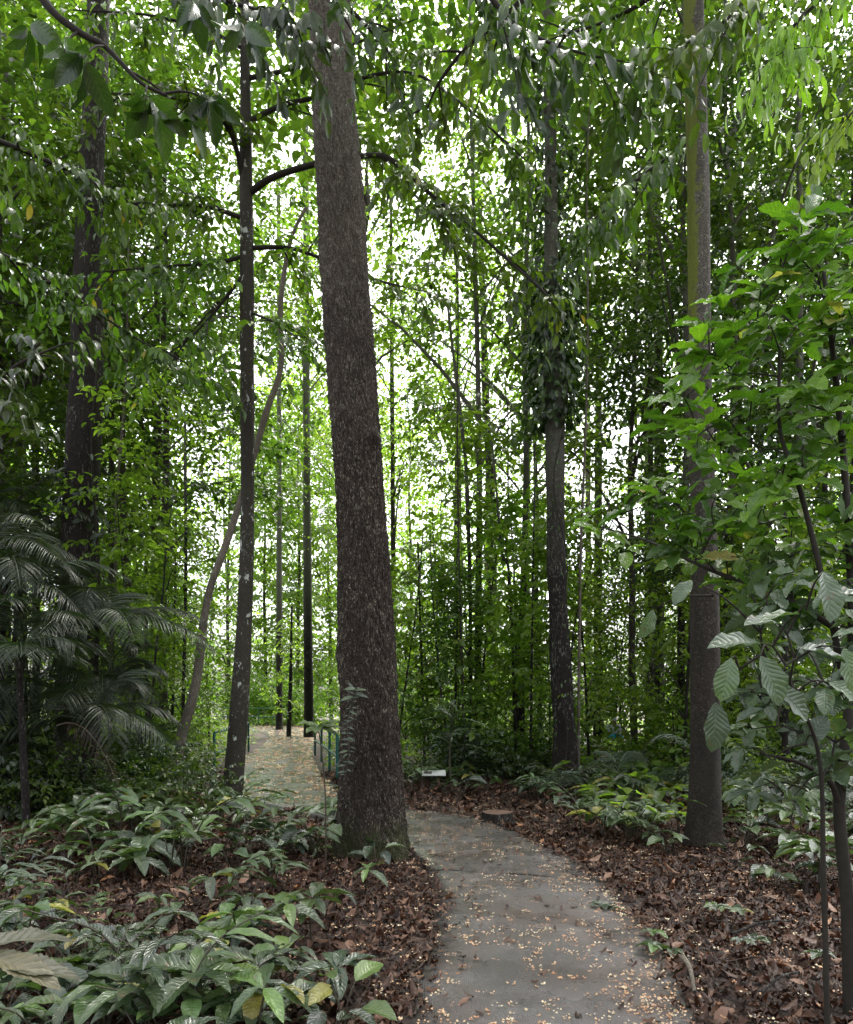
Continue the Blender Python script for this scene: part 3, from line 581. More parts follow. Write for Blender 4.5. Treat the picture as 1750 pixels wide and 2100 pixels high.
# ------------------------------------------------------------------ foreground boughs overhead
def lone(name, loc, label, cat='branch'): return root(name, loc, label, cat)
q = lone('overhanging_bough', P(60,-40,4.2), 'dark bough hanging into the top left corner with big drooping leaves')
g = Geo(); C = spline(np.array([P(60,-40,4.2),P(110,25,4.2),P(170,70,4.2),P(212,92,4.2),P(250,130,4.2),P(290,170,4.2),P(340,195,4.2)]), 40); V,F,R = tube(C, np.linspace(.024,.008,40), 8); g.add(V,F)
for a,b_ in ((12,(130,110,4.1)),(20,(170,120,4.0)),(34,(300,205,4.1)),(38,(430,205,4.3)),(28,(380,235,4.3))):
    C2 = spline(np.array([C[a], (C[a]+P(*b_))/2+[0,0,.03], P(*b_)]), 8); V,F,R = tube(C2, np.linspace(.008,.004,8), 6); g.add(V,F)
gf = Geo(); rr = np.random.RandomState(5)
cc = np.array([P(130,112,4.1),P(172,122,4.0),P(300,208,4.1),P(320,215,4.2),P(430,205,4.3),P(60,60,4.3),P(385,240,4.3),P(400,20,4.6),P(500,60,4.6)])
whorls(gf, rr, cc, np.tile([.1,-.1,-.6],(len(cc),1)), 5, .25, LF_NEAR, .75, .6)
part('branch', g, M['twig'], q); part('foliage', gf, M['leaf_dark'], q)
def top_bough(label, pts, r0, n, leaf, hang, mat, K=7, L=.45, seed=1, tm=LF_NEAR, name='overhanging_bough', sec=5, side=.3):
    q = lone(name, P(*pts[0]), label); bough(q, pts, r0, leaf, n, hang, K, L, tm, mat, side, .05, seed, sec)
top_bough('dark leafy bough across the top left above the slender tree', [(330,-120,6.5),(420,-20,6.3),(560,30,6.1),(640,60,6)], .025, 22, .19, 1.2, 'leaf_dark', seed=31)
top_bough('dark bough hanging over the top of the massive trunk', [(560,-160,6),(650,-40,6),(740,40,6),(800,110,6.1)], .025, 12, .17, .7, 'leaf_dark', seed=32)
top_bough('forking bough hanging in from the top centre', [(1130,-60,7.5),(1040,30,7.5),(960,95,7.6),(900,170,7.8),(870,240,8)], .035, 28, .16, .6, 'leaf_hang', seed=33)
top_bough('whorled bough reaching in from the top toward the mossy stem', [(940,-90,5.6),(1020,10,5.6),(1080,65,5.5),(1180,105,5.4),(1275,125,5.3)], .02, 22, .19, .8, 'leaf_dark', seed=34)
top_bough('leafy bough across the top between trunk and mossy stem', [(1450,-150,7),(1350,-20,7),(1250,40,7.2),(1130,80,7.5)], .03, 26, .16, .6, 'leaf_hang', seed=35)
top_bough('bright bough crossing in front of the mossy stem', [(1600,-100,6.6),(1500,30,6.5),(1440,70,6.4),(1360,120,6.4)], .02, 22, .18, 1.0, 'leaf_hang', seed=36)
top_bough('lime green bough hanging down in the top right corner', [(1900,-140,5.2),(1760,-60,5.2),(1660,20,5.2),(1600,90,5.2)], .02, 56, .155, 1.7, 'leaf_lime', seed=37, K=8, side=.4, tm=LF_LANCE)
top_bough('lime green bough at the right edge below the corner', [(1880,150,5),(1790,190,5),(1740,240,5)], .014, 16, .13, 1.6, 'leaf_lime', seed=38)
top_bough('leafy bough hanging before the sky gap right of centre', [(1450,300,9.5),(1360,330,9.4),(1270,400,9.2),(1190,480,9.2)], .025, 34, .2, 1.2, 'leaf_hang', seed=39)
top_bough('dim leafy bough at the left edge', [(-160,760,7),(-40,800,7),(40,745,7),(130,705,7.2)], .03, 18, .17, .8, 'leaf_dark', seed=40)
top_bough('leaf-laden bough in the upper left', [(-160,250,8.5),(0,290,8.6),(140,350,8.8),(300,430,9.2)], .04, 52, .18, .9, 'leaf_hang', seed=41, sec=8)
top_bough('drooping leaf-laden bough at mid left', [(-150,480,9),(0,520,9.2),(150,610,9.6),(320,720,10)], .04, 52, .18, .9, 'leaf_hang', seed=42, sec=8)
top_bough('leafy bough drooping behind the stout dark tree', [(0,620,14.5),(150,640,14.5),(300,700,14.3),(440,780,14)], .04, 60, .2, .9, 'leaf_hang', seed=43, sec=8)

# climbing leaves on the climber tree
rr = np.random.RandomState(9); gc = Geo()
def on_trunk(y0, y1, xc, w_, d, n, bulge=1.0, lo=0):
    y = rr.uniform(y0, y1, n); a = rr.rand(n)*2*pi; rad = w_*d/FP/2
    c = np.array([P(xc(v), v, d) for v in y]); dirs = np.column_stack([np.cos(a), np.sin(a), np.zeros(n)])
    return c+dirs*rad*(1+bulge*rr.rand(n)[:,None]), dirs
def clad(G, n, y0, y1, xc, w_, d, leaf, bulge, tm=LF_MID):
    p, dr = on_trunk(y0, y1, xc, w_, d, n, bulge)
    scatter(G, tm, p, dr*.5+rr.normal(0,.35,(n,3))-[0,0,.7], dr+[0,0,.3]+rr.normal(0,.25,(n,3)), leaf*(.6+.6*rr.rand(n)), rr.rand(n))
clad(gc, 1300, 560, 870, lambda y: 1132, 34, 13.7, .2, 2.8)
clad(gc, 160, 870, 1600, lambda y: 1140+(y-870)*.03, 42, 13.7, .11, .5)
clad(gc, 500, 150, 600, lambda y: 1130, 28, 13.7, .19, 3.0)
q = root('climbing_plant', P(1162,1605,13.6)*[1,1,0], 'leafy climber wrapped round the dark tree by the sky gap', 'climber')
part('foliage', gc, M['leaf_dark'], q)
gs = Geo(); V,F,R = tube(np.array([P(1150+14*sin(k*.9), 1600-k*50, 13.4) for k in range(20)]), .012, 5, 60); gs.add(V,F); part('vine_stem', gs, M['twig'], q)
gc = Geo(); rr = np.random.RandomState(12); clad(gc, 60, 940, 1120, lambda y: 172, 66, 13, .22, .6, LF_NEAR)
q = root('climbing_plant', P(160,1610,13)*[1,1,0], 'broad-leaved climber on the stout tree above the palm fronds', 'climber')
part('foliage', gc, M['herb_dark'], q)
gs = Geo(); V,F,R = tube(np.array([P(196-8*sin(k*.7), 1600-k*60, 12.7) for k in range(18)]), .02, 6, 60); gs.add(V,F); part('vine_stem', gs, M['twig'], q)

# ------------------------------------------------------------------ right-hand broad-leaved shrub
r = np.random.RandomState(77)
SH = root('broad_leaved_shrub', P(1742,2086,3.6)*[1,1,0], 'tall broad-leaved shrub filling the right edge with glossy green leaves', 'shrub')
g = Geo()
st = spline(np.array([P(1745,2100,3.6),P(1738,1850,3.62),P(1722,1650,3.65),P(1742,1450,3.7),P(1748,1250,3.8),P(1735,1000,3.9),P(1715,780,4.0),P(1690,560,4.1)]), 50)
V,F,R = tube(st, np.linspace(.034,.012,50), 10); g.add(V,F)
s2 = spline(np.array([P(1722,1650,3.65),P(1700,1600,3.6),P(1640,1565,3.5),P(1560,1545,3.4)]), 16); V,F,R = tube(s2, np.linspace(.018,.006,16), 8); g.add(V,F)
s3 = spline(np.array([P(1742,1450,3.7),P(1690,1200,3.75),P(1640,1000,3.8),P(1600,880,3.9),P(1600,720,4.0)]), 26); V,F,R = tube(s3, np.linspace(.018,.008,26), 8); g.add(V,F)
s4 = spline(np.array([P(1730,1300,3.7),P(1600,1220,3.8),P(1460,1170,4.2),P(1330,1110,4.8),P(1230,1080,5.1)]), 26); V,F,R = tube(s4, np.linspace(.016,.005,26), 8); g.add(V,F)
s5 = spline(np.array([P(1745,1900,3.6),P(1790,1750,3.6),P(1800,1500,3.7)]), 12); V,F,R = tube(s5, np.linspace(.016,.008,12), 8); g.add(V,F)
poly = np.array([(1560,450),(1680,400),(1820,400),(1840,1300),(1700,1330),(1500,1260),(1400,1190),(1390,1130),(1220,1125),(1190,1030),(1330,960),(1370,830),(1390,740),(1460,620)])
def inside(x, y, poly):
    c = False; n = len(poly)
    for i in range(n):
        x1,y1 = poly[i]; x2,y2 = poly[(i+1)%n]
        if (y1 > y) != (y2 > y) and x < (x2-x1)*(y-y1)/(y2-y1)+x1: c = not c
    return c
nodes = np.vstack([st[14:], s3, s4]); grown = []; tips = []; fol = Geo(); bright = Geo()
while len(tips) < 165:
    x = r.uniform(1190,1840); y = r.uniform(400,1330)
    if not inside(x, y, poly): continue
    d = 3.7+.9*r.rand() + max(0, (1420-x))/250*.8
    tips.append((x, y, d))
tips = np.array(tips); tp = np.array([P(*v) for v in tips])
tp = tp[np.argsort([np.linalg.norm(nodes-v, axis=1).min() for v in tp])]; hi = tp[:,2] > 1.9
for v in tp:
    dd = np.linalg.norm(nodes-v, axis=1)+.5*np.maximum(0, nodes[:,2]-v[2]); k = dd.argmin(); a = nodes[k]
    if np.linalg.norm(a-v) > 1.3: continue
    V,F,R = tube(spline(np.array([a, (a+v)/2+[0,0,.05]+r.normal(0,.03,3), v]), 7), np.linspace(.005,.002,7), 5); g.add(V,F); nodes = np.vstack([nodes, (a+v)/2+[0,0,.05], a*.25+v*.75])
axis = unit(np.column_stack([r.normal(-.25,.35,len(tp)), r.normal(-.35,.3,len(tp)), .8+0*tp[:,0]]))
whorls(fol, r, tp, axis, 6, .195, LF_OBO, 1.0, .2, rr=np.clip(r.normal(.28,.2,len(tp))+.38*(tp[:,2]>2.25), .02, .84))
part('stem', g, M['twig'], SH); part('foliage', fol, M['leaf_shrub'], SH)
# low shaded big leaves of the shrub
lows = [(1688,1175,2.75,.2,(0.05,-.5,-1),(.2,-1,.35)),(1640,1260,2.8,.17,(-.9,-.2,.0),(0,-.2,1)),(1500,1350,2.75,.17,(-.3,-.2,-1),(-.2,-1,.5)),
        (1560,1345,2.75,.2,(.4,-.3,-1),(0,-1,.6)),(1468,1440,2.9,.2,(-.05,-.2,-1),(.1,-1,.1)),(1590,1410,2.85,.2,(.7,0,-.5),(0,-1,.7)),
        (1560,1320,2.9,.22,(-1,-.2,.1),(0,-.6,1)),(1640,1330,2.9,.2,(1,-.1,-.1),(0,-.5,1)),(1650,1530,3.2,.17,(.5,-.2,.8),(0,-1,.5)),(1700,1400,3.0,.18,(.7,-.3,-.4),(0,-.8,.8)),
        (1600,1280,3.0,.18,(-.7,-.3,.1),(0,-.5,1)),(1670,1230,2.9,.18,(.7,-.3,.2),(0,-.6,1)),(1730,1330,2.9,.18,(.2,-.3,-1),(0,-1,.3)),(1420,1190,3.2,.14,(-.6,-.2,-.6),(0,-.7,1)),(1340,1250,3.6,.16,(-.4,-.2,-1),(.5,-.8,.2))]
gf = Geo(); g = Geo(); L_ = np.array([P(*v[:3]) for v in lows])
scatter(gf, LF_OBO, L_, np.array([v[4] for v in lows]), np.array([v[5] for v in lows]), np.array([v[3] for v in lows]), r.rand(len(lows)), 1.15)
lo2 = []
for k in range(84):
    x = r.uniform(1520,1800); y = r.uniform(1120,1640); lo2.append(P(x, y, r.uniform(3.2,4.4)))
lo2 = np.array(lo2); whorls(gf, r, lo2, unit(np.column_stack([r.normal(-.1,.4,84), r.normal(-.3,.3,84), .8*np.ones(84)])), 5, .15, LF_OBO, 1.0, .35)
allp = np.vstack([L_, lo2]); own = spline(np.array([P(1700,2180,3.15)*[1,1,0]-[0,0,.05], P(1690,1800,3.2), P(1680,1550,3.2), P(1620,1400,3.0)]), 20); nodes = own[8:]; allp = allp[np.argsort([np.linalg.norm(nodes-v, axis=1).min() for v in allp])]
for v in allp:
    k = np.linalg.norm(nodes-v, axis=1).argmin(); a = nodes[k]
    V,F,R = tube(spline(np.array([a, (a+v)/2+[0,0,.03], v]), 7), np.linspace(.006,.002,7), 5); g.add(V,F); nodes = np.vstack([nodes, (a+v)/2+[0,0,.03], a*.3+v*.7])
q = root('shaded_shrub', P(1700,1980,3.3)*[1,1,0], 'dark large-leaved lower growth under the glossy shrub at right', 'shrub')
part('foliage', gf, M['leaf_shade'], q); 
V,F,R = tube(spline(np.array([P(1700,2180,3.15)*[1,1,0]-[0,0,.05], P(1690,1800,3.2), P(1680,1550,3.2), P(1620,1400,3.0)]), 20), np.linspace(.014,.006,20), 7); g.add(V,F)
part('stem', g, M['twig'], q)

# ------------------------------------------------------------------ palms at left
def frond(G, rr, o, az, el, length, sag, nl=46, ll=.38, w_=.03, mat=None, bend=.6):
    q = np.linspace(0,1,24); dh = np.array([cos(az), sin(az), 0])
    pts = o+np.outer(q*length*cos(el), dh)+np.outer(q*length*sin(el)-sag*length*q**2.2, [0,0,1])
    V,F,R = tube(pts, .011*(1-.85*q)+.0015, 5); G.add(V,F,np.full(len(F),.8))
    T = unit(np.gradient(pts, axis=0)); t_ = np.linspace(.18,.99,nl); ix = t_*23; i0 = ix.astype(int).clip(0,22); fr = (ix-i0)[:,None]
    p = pts[i0]*(1-fr)+pts[i0+1]*fr; tt = T[i0]; sd_ = unit(np.cross(tt, [0,0,1.])); upn = np.cross(sd_, tt)
    ln = ll*(.45+.75*np.sin(pi*np.clip(t_*.85+.12,0,1)))
    for s in (-1,1):
        f = sd_*s*1.0+tt*(.45+.5*t_[:,None])-np.array([0,0,1])*bend*.35+upn*.25+rr.normal(0,.06,(nl,3))
        scatter(G, PLF, p, f, upn+sd_*s*.3, ln*(.85+.3*rr.rand(nl)), np.clip(.5+rr.normal(0,.2,nl),0,1), w_/.055)
PLF = leaf_t(7, .055, .35, .25, .45)
def palm(base, hts, nf, label, seed, ll=.42, length=1.7, azs=None, mat='palm', scale=1):
    rr = np.random.RandomState(seed); q = root('palm', (base[0], base[1], 0), label, 'palm')
    for hgt, dx, dy in hts:
        g = Geo(); V,F,R = tube(np.array([[base[0],base[1],-.1],[base[0]+dx*.5,base[1]+dy*.5,hgt*.5],[base[0]+dx,base[1]+dy,hgt]]), [.05,.04,.035], 9, 14); g.add(V,F); part('stem', g, M['bark_dark'], q)
        for k in range(nf):
            az = k*2.4+rr.rand()*.6 if azs is None else radians(azs[0]+(azs[1]-azs[0])*(k+rr.rand())/nf)
            g = Geo(); frond(g, rr, np.array([base[0]+dx, base[1]+dy, hgt]), az, radians(rr.uniform(15,68)), length*(.75+.4*rr.rand()), rr.uniform(.45,.95), ll=ll)
            part('frond', g, M[mat], q)
palm((-6.1,10.4), [(3.2,.1,0),(2.3,.5,-.2),(3.7,-.35,.3),(1.6,.3,.2),(2.7,-.6,-.2)], 11, 'clumping feather palm at the left edge with arching dark fronds', 3, length=1.85, ll=.44)
palm((-5.0,10.9), [(2.7,.1,0),(1.7,.2,-.1)], 12, 'feather palm in front of the stout dark tree, fronds arching right', 6, length=1.75, ll=.42)
palm((-4.7,9.9), [(1.3,.1,0)], 10, 'low young palm with fronds arching over the undergrowth', 8, length=1.6)
palm((-4.75,8.7), [(2.05,-.1,0)], 9, 'near palm at the left edge with a fan of pale fronds', 12, length=1.2)
palm((-7.4,12.5), [(4.4,0,0),(3.4,.4,.1),(5.0,-.5,.3)], 11, 'tallest palm behind the clump at the left edge', 9, length=2.3, ll=.5)
palm((-6.9,9.4), [(1.9,0,0),(1.2,.3,0)], 10, 'shaded palm at the very left edge beside the near palm', 15, length=1.6)
# brown dead fronds hanging
q = root('dead_frond', (-4.3,9.3,0), 'brown dead palm frond drooping to the litter below the palms', 'frond', None)
g = Geo(); rr = np.random.RandomState(4)
frond(g, rr, np.array([-4.7,9.3,1.25]), radians(-15), radians(20), 1.0, 1.15, ll=.26, w_=.016, nl=34)
part('leaflets', g, M['dry'], q)
# small silver palm frond right of centre
q = root('palm', P(1450,1700,10.5)*[1,1,0], 'small silvery palm frond arching left beside the mossy trunk', 'palm'); g = Geo()
frond(g, rr, P(1440,1560,10.4), radians(165), radians(55), 1.15, .55, nl=24, ll=.3, w_=.03); V,F,R = tube([P(1450,1700,10.5)*[1,1,0], P(1440,1560,10.4)], [.012,.01], 6); g.add(V,F); part('frond', g, M['herb_dark'], q)
for bx, by, lb, sd_ in ((4.1,12.3,'feathery grey-green palm seedling at the foot of the climber tree',1),(2.05,11.5,'feathery grey-green palm seedling left of the climber tree',2),(3.3,12.6,'taller feathery palm seedling between its neighbours right of the climber tree',3)):
    rr = np.random.RandomState(sd_); q = root('palm_seedling', (bx,by,0), lb, 'palm')
    for k in range(9):
        g = Geo(); frond(g, rr, np.array([bx,by,.15+.25*(sd_==3)]), k*2.4, radians(rr.uniform(35,70)), .75, .55, nl=13, ll=.26, w_=.04); part('frond', g, M['herb_dark'], q)

# ------------------------------------------------------------------ strap-leaved plant
STR = leaf_t(12, .14, .4, .2, .55, 4)
rr = np.random.RandomState(21); b = P(925,1620,12.6); q = root('strap_leaved_plant', (b[0],b[1],0), 'strap-leaved plant with long drooping leaves behind the tilted plaque', 'plant')
g = Geo(); V,F,R = tube(spline(np.array([[b[0],b[1],-.05],[b[0]-.02,b[1],.7],[b[0]+.03,b[1],1.5]]),12), np.linspace(.018,.01,12), 7); g.add(V,F); part('stem', g, M['stem'], q)
g = Geo(); n = 24; z = np.concatenate([rr.uniform(1.2,1.5,13), rr.uniform(.7,1.1,11)]); a = np.arange(n)*2.4
f = np.column_stack([np.cos(a), np.sin(a), rr.uniform(.1,1.1,n)])
scatter(g, STR, np.column_stack([b[0]+0*z, b[1]+0*z, z]), f, np.column_stack([0*a,0*a,np.ones(n)]), rr.uniform(.5,.8,n), rr.rand(n)); part('foliage', g, M['herb_dark'], q)

# ------------------------------------------------------------------ herbs
SER = leaf_t(19, .36, .5, .25, .3, 4, serr=.06, wav=.12)
OVL = leaf_t(12, .55, .45, .22, .3, 4, wav=.1)
LNC = leaf_t(14, .26, .45, .22, .42, 4, wav=.15)
def herb(seed, kind):
    rr = np.random.RandomState(seed); gs = Geo(); gf = Geo()
    if kind == 'serrate':         # stem with a whorl of toothed leaves
        h = rr.uniform(.12,.3); V,F,R = tube(spline(np.array([[0,0,-.03],[rr.normal(0,.01),0,h*.5],[rr.normal(0,.02),rr.normal(0,.02),h]]),8), np.linspace(.006,.004,8), 6); gs.add(V,F)
        n = rr.randint(5,9); a = np.arange(n)*2*pi/n+rr.normal(0,.2,n); e = rr.uniform(-.35,.5,n)
        scatter(gf, SER, np.column_stack([.01*np.cos(a),.01*np.sin(a),h-.03*rr.rand(n)]), np.column_stack([np.cos(a),np.sin(a),e]), np.array([[0,0,1.]]*n)+rr.normal(0,.12,(n,3)), rr.uniform(.16,.26,n), np.clip(rr.normal(.5,.2,n),0,1), rr.uniform(.85,1.15,n))
    elif kind == 'arum':          # broad upright leaves on stalks
        n = rr.randint(4,7); a = np.arange(n)*2*pi/n+rr.normal(0,.3,n)
        for k in range(n):
            hh = rr.uniform(.1,.26); rd = rr.uniform(.04,.12); tip = np.array([rd*cos(a[k]), rd*sin(a[k]), hh])
            V,F,R = tube(spline(np.array([[0,0,-.03], tip*[.4,.4,.6], tip]),6), np.linspace(.004,.003,6), 5); gs.add(V,F)
            scatter(gf, OVL, tip[None], np.array([[cos(a[k]),sin(a[k]),rr.uniform(-.3,.5)]]), np.array([[.2*cos(a[k]),.2*sin(a[k]),1.]])+rr.normal(0,.2,(1,3)), rr.uniform(.13,.2), rr.rand())
    elif kind == 'ginger':        # arching leafy shoots with lance leaves in two rows
        for s in range(rr.randint(2,4)):
            a = rr.rand()*6.28; h = rr.uniform(.25,.5); pts = spline(np.array([[0,0,-.03],[.12*cos(a)*h/.4,.12*sin(a)*h/.4,h*.7],[.35*cos(a)*h/.4,.35*sin(a)*h/.4,h]]),12)
            V,F,R = tube(pts, np.linspace(.005,.003,12), 5); gs.add(V,F); k = rr.randint(6,9); ii = np.linspace(4,11,k).astype(int); T = unit(np.gradient(pts,axis=0))[ii]; sd_ = unit(np.cross(T,[0,0,1.])); sg = np.where(np.arange(k)%2,1,-1)[:,None]
            scatter(gf, LNC, pts[ii], T*.8+sd_*sg*.7-[0,0,.1], np.array([[0,0,1.]]*k)+rr.normal(0,.15,(k,3)), rr.uniform(.14,.22,k), np.clip(rr.normal(.5,.2,k),0,1))
    else:                         # tiny seedlings
        for s in range(3):
            o = rr.normal(0,.07,3)*[1,1,0]; h = rr.uniform(.05,.12); V,F,R = tube(np.array([o-[0,0,.02], o+[0,0,h]]), .002, 4); gs.add(V,F); n = 5; a = np.arange(n)*2.4
            scatter(gf, OVL, np.tile(o+[0,0,h],(n,1)), np.column_stack([np.cos(a),np.sin(a),.2*np.ones(n)]), np.array([[0,0,1.]]*n)+rr.normal(0,.2,(n,3)), rr.uniform(.05,.09,n), rr.rand(n))
    return gs, gf
HP = {}
for kd, mt in (('serrate','herb'),('arum','herb_dark'),('ginger','herb'),('seedling','herb')):
    HP[kd] = []
    for s in range(5):
        gs, gf = herb(300+s*7+len(kd), kd); HP[kd].append((gs.mesh(kd+'_stem', M['stem']), gf.mesh(kd+'_leaves', M[mt if s%3 else ('herb' if mt != 'herb' else 'herb_dark')])))
def put_herb(kd, v, x, y, rz, sc, label, group=None, mat=None, tilt=0):
    o = root({'serrate':'toothed_leaf_herb','arum':'broad_leaf_herb','ginger':'arching_herb','seedling':'seedling_tuft'}[kd], (x,y,float(gz(x,y))), label, 'plant', group, rz, sc)
    ms, mf = HP[kd][v%5]
    if mat: mf = mesh_with(mf, mat)
    link('stem', ms, o); link('foliage', mf, o); return o
rh = np.random.RandomState(55)
DG = lambda y: CH*FP/(y-HY)
hero = [('serrate',0,690,2055,1.05,'fresh green toothed herb standing alone on the litter near the path edge'),('serrate',1,590,1960,1.15,'green toothed herb behind the lone one near the path'),
 ('serrate',2,640,1935,1.1,'pale green toothed herb left of the path edge'),('ginger',1,450,1760,1.3,'arching grey-green herb in the middle of the left bed'),('serrate',3,280,1800,1.4,'tall toothed herb on a dark stem in the left bed'),
 ('ginger',2,200,1790,1.2,'arching herb left of the tall toothed one'),('serrate',4,60,1950,1.2,'toothed herb at the left edge'),('ginger',0,300,2080,1.3,'drooping herb with hanging leaves in the near left'),
 ('arum',0,215,2130,1.2,'broad-leaved herb in the near left with one lit leaf'),('arum',1,300,2190,1.25,'curled grey broad-leaved herb at the bottom edge'),('serrate',2,400,2140,1.2,'toothed herb at bottom left of centre'),
 ('ginger',3,480,2090,1.0,'arching herb at the bottom left of centre'),('serrate',0,340,2260,1.3,'bright toothed herb cut by the bottom edge'),('arum',2,100,2060,1.1,'broad-leaved herb near the left edge'),('ginger',4,560,1830,1.0,'arching herb behind the pale green toothed one'),
 ('serrate',1,755,1850,.9,'toothed herb at the foot of the massive trunk'),('arum',3,700,1720,.8,'broad-leaved herb against the left side of the massive trunk'),('serrate',3,500,1880,.8,'small toothed herb in the middle bed'),
 ('arum',4,270,1700,1.2,'upright broad-leaved herb left of the slender tree'),('arum',0,340,1730,1.1,'broad-leaved herb below the leaning pale stem')]
for kd, v, px, py, sc, lb in hero:
    d = DG(py); put_herb(kd, v, (px-CX)*d/FP, d, rh.rand()*6.28, sc, lb)
for k in range(46):
    py = 1640+(1790-1640)*rh.rand(); px = rh.uniform(130, 690); d = DG(py); x = (px-CX)*d/FP
    if path_d([x],[d])[0] < .25: continue
    put_herb(['arum','serrate','ginger'][rh.choice(3, p=[.5,.35,.15])], rh.randint(5), x, d, rh.rand()*6.28, rh.uniform(1.2,2.0), 'large-leaved herb in the dense band between the left bed and the slender tree', 'large herbs before the slender tree')
KL = {'serrate':('toothed grey-green herb in the left bed','toothed herbs of the left bed'),'arum':('broad dark-leaved herb in the left bed','broad-leaved herbs of the left bed'),'ginger':('arching lance-leaved herb in the left bed','arching herbs of the left bed'),'seedling':('tuft of tiny green seedlings in the left litter','seedlings of the left bed')}
n = 0
while n < 165:
    py = 1650+(2200-1650)*rh.rand()**1.0; px = rh.uniform(-120, 900); d = DG(py); x = (px-CX)*d/FP
    if path_d([x],[d])[0] < .18 or np.hypot(x+.54, d-7.45) < .5: continue
    if px > 600 and py > 1780 and rh.rand() < .75: continue
    if px < 300 and 1650 < py < 1760 and rh.rand() < .5: continue
    kd = ['serrate','ginger','arum','seedling'][rh.choice(4, p=[.33,.13,.36,.18])]
    put_herb(kd, rh.randint(5), x, d, rh.rand()*6.28, rh.uniform(.5,1.2), *KL[kd]); n += 1
n = 0
while n < 120:           # strip behind the left bed to the palms, and along the far path
    d = rh.uniform(9.5, 16); x = rh.uniform(-9, -2.2); 
    if path_d([x],[d])[0] < .25: continue
    kd = ['serrate','ginger','arum'][rh.choice(3)]
    put_herb(kd, rh.randint(5), x, d, rh.rand()*6.28, rh.uniform(1.0,1.7), 'leafy herb in the thicket beyond the left bed', 'herbs of the left thicket'); n += 1
n = 0
while n < 110:           # right side
    py = 1590+(1830-1590)*rh.rand()**1.3; px = rh.uniform(1080, 1900); d = DG(py); x = (px-CX)*d/FP
    pd = path_d([x],[d])[0]
    if pd < .8 or np.hypot(x-2.95, d-7.75) < .35: continue
    if (py > 1760 and rh.rand() < .6) or (1380 < px < 1520 and d < 8.2): continue
    kd = ['serrate','ginger','arum'][rh.choice(3, p=[.35,.4,.25])]
    put_herb(kd, rh.randint(5), x, d, rh.rand()*6.28, rh.uniform(.9,1.5), 'leafy herb in the bed right of the path', 'herbs of the right bed'); n += 1
for k, (px, py) in enumerate([(1240,1880),(1500,1900),(1350,1960),(1600,1980),(1290,1730),(1200,1720)]):
    d = DG(py); put_herb('seedling' if k < 4 else 'ginger', k, (px-CX)*d/FP, d, k, 1.3, ['tiny seedlings on the litter near the right path edge','tiny seedlings in the middle of the right litter','tiny seedlings nearest the right path edge','tiny seedlings near the right shrub stem','arching herb before the climber-clad tree, right one','arching herb before the climber-clad tree, left one'][k])
n = 0
while n < 60:           # beyond the path bend, in front of the far understorey
    d = rh.uniform(11.5, 15); x = rh.uniform(-1.5, 4.5)
    if path_d([x],[d])[0] < .35: continue
    put_herb(['serrate','ginger','arum'][rh.choice(3)], rh.randint(5), x, d, rh.rand()*6.28, rh.uniform(.8,1.6), 'dim herb in the strip beyond the path bend', 'herbs beyond the path bend'); n += 1
n = 0
while n < 90:
    d = rh.uniform(10.5, 24); px = rh.uniform(1180, 1800); x = (px-CX)*d/FP
    if path_d([x],[d])[0] < .8: continue
    put_herb('arum', rh.randint(5), x, d, rh.rand()*6.28, rh.uniform(1.6,2.8), 'broad bright-leaved herb behind the mossy tree', 'bright herbs of the far right', mat='leaf_lit' if d > 12 else 'herb'); n += 1  # farther copies take the lightened leaf colour in place of light
for k in range(30):
    py = 1615+115*rh.rand(); px = rh.uniform(1170+(py-1615)*.6, 1400); d = DG(py); x = (px-CX)*d/FP
    put_herb(['arum','arum','serrate'][k%3], rh.randint(5), x, d, rh.rand()*6.28, rh.uniform(1.2,1.9), 'large leafy herb in the clump between climber and mossy trees', 'herb clump between climber and mossy trees', mat='herb' if k%2 else 'leaf_lit')
# big brownish leaf group in the bottom left corner
q = root('large_leaf_plant', (-1.66,2.75,0), 'large olive-brown toothed leaves cut off by the bottom left corner', 'plant'); g = Geo(); BIG = leaf_t(31, .36, .5, .18, .25, 6, serr=.07, wav=.1)
o_ = P(-40,1960,2.75)
scatter(g, BIG, np.tile(o_,(6,1))+np.array([[0,0,0],[.02,-.05,-.03],[0,-.1,-.05],[0,0,.03],[-.1,0,0],[.0,-.08,-.09]]), np.array([[1,-.15,-.12],[1,.35,-.02],[.6,-.5,-.45],[.9,.8,.1],[.2,-1,-.2],[.35,-.3,-.9]]), np.array([[0,-.25,1]]*6), [.34,.36,.26,.34,.3,.24], [.8,.2,.7,.1,.3,.6])
part('foliage', g, leaf_mat('olive_leaf', (.06,.065,.035),(.10,.10,.05),(.17,.16,.08), trans=.2, tcol=(1.2,1.3,.6), veins=.5, rough=.5), q)
g = Geo(); V,F,R = tube(np.array([[o_[0]-.05,o_[1]+.05,-.05], o_]), [.01,.006], 7); g.add(V,F); part('stem', g, M['stem'], q)
# lit leaf
lp = P(300,2010,3.35)
# stemmed seedling in front of the main trunk, with leaves on top
b = P(668,1740,6.6)*[1,1,0]; q = root('seedling', (b[0],6.6,0), 'tall thin seedling with a tuft of pale leaves left of the massive trunk', 'plant')
g = Geo(); C = spline(np.array([[b[0],6.6,-.05],P(668,1650,6.6),P(660,1540,6.6),P(652,1492,6.6)]),20); V,F,R = tube(C, np.linspace(.008,.005,20), 6); g.add(V,F); part('stem', g, M['stem'], q)
g = Geo(); rr = np.random.RandomState(3); n = 9; a = np.arange(n)*2.4; scatter(g, LF_OBO, np.tile(C[-1],(n,1)), np.column_stack([np.cos(a),np.sin(a),rr.uniform(-.2,.5,n)]), np.array([[0,-.3,1.]]*n), rr.uniform(.17,.26,n), rr.uniform(.5,.9,n)); part('foliage', g, M['herb'], q)
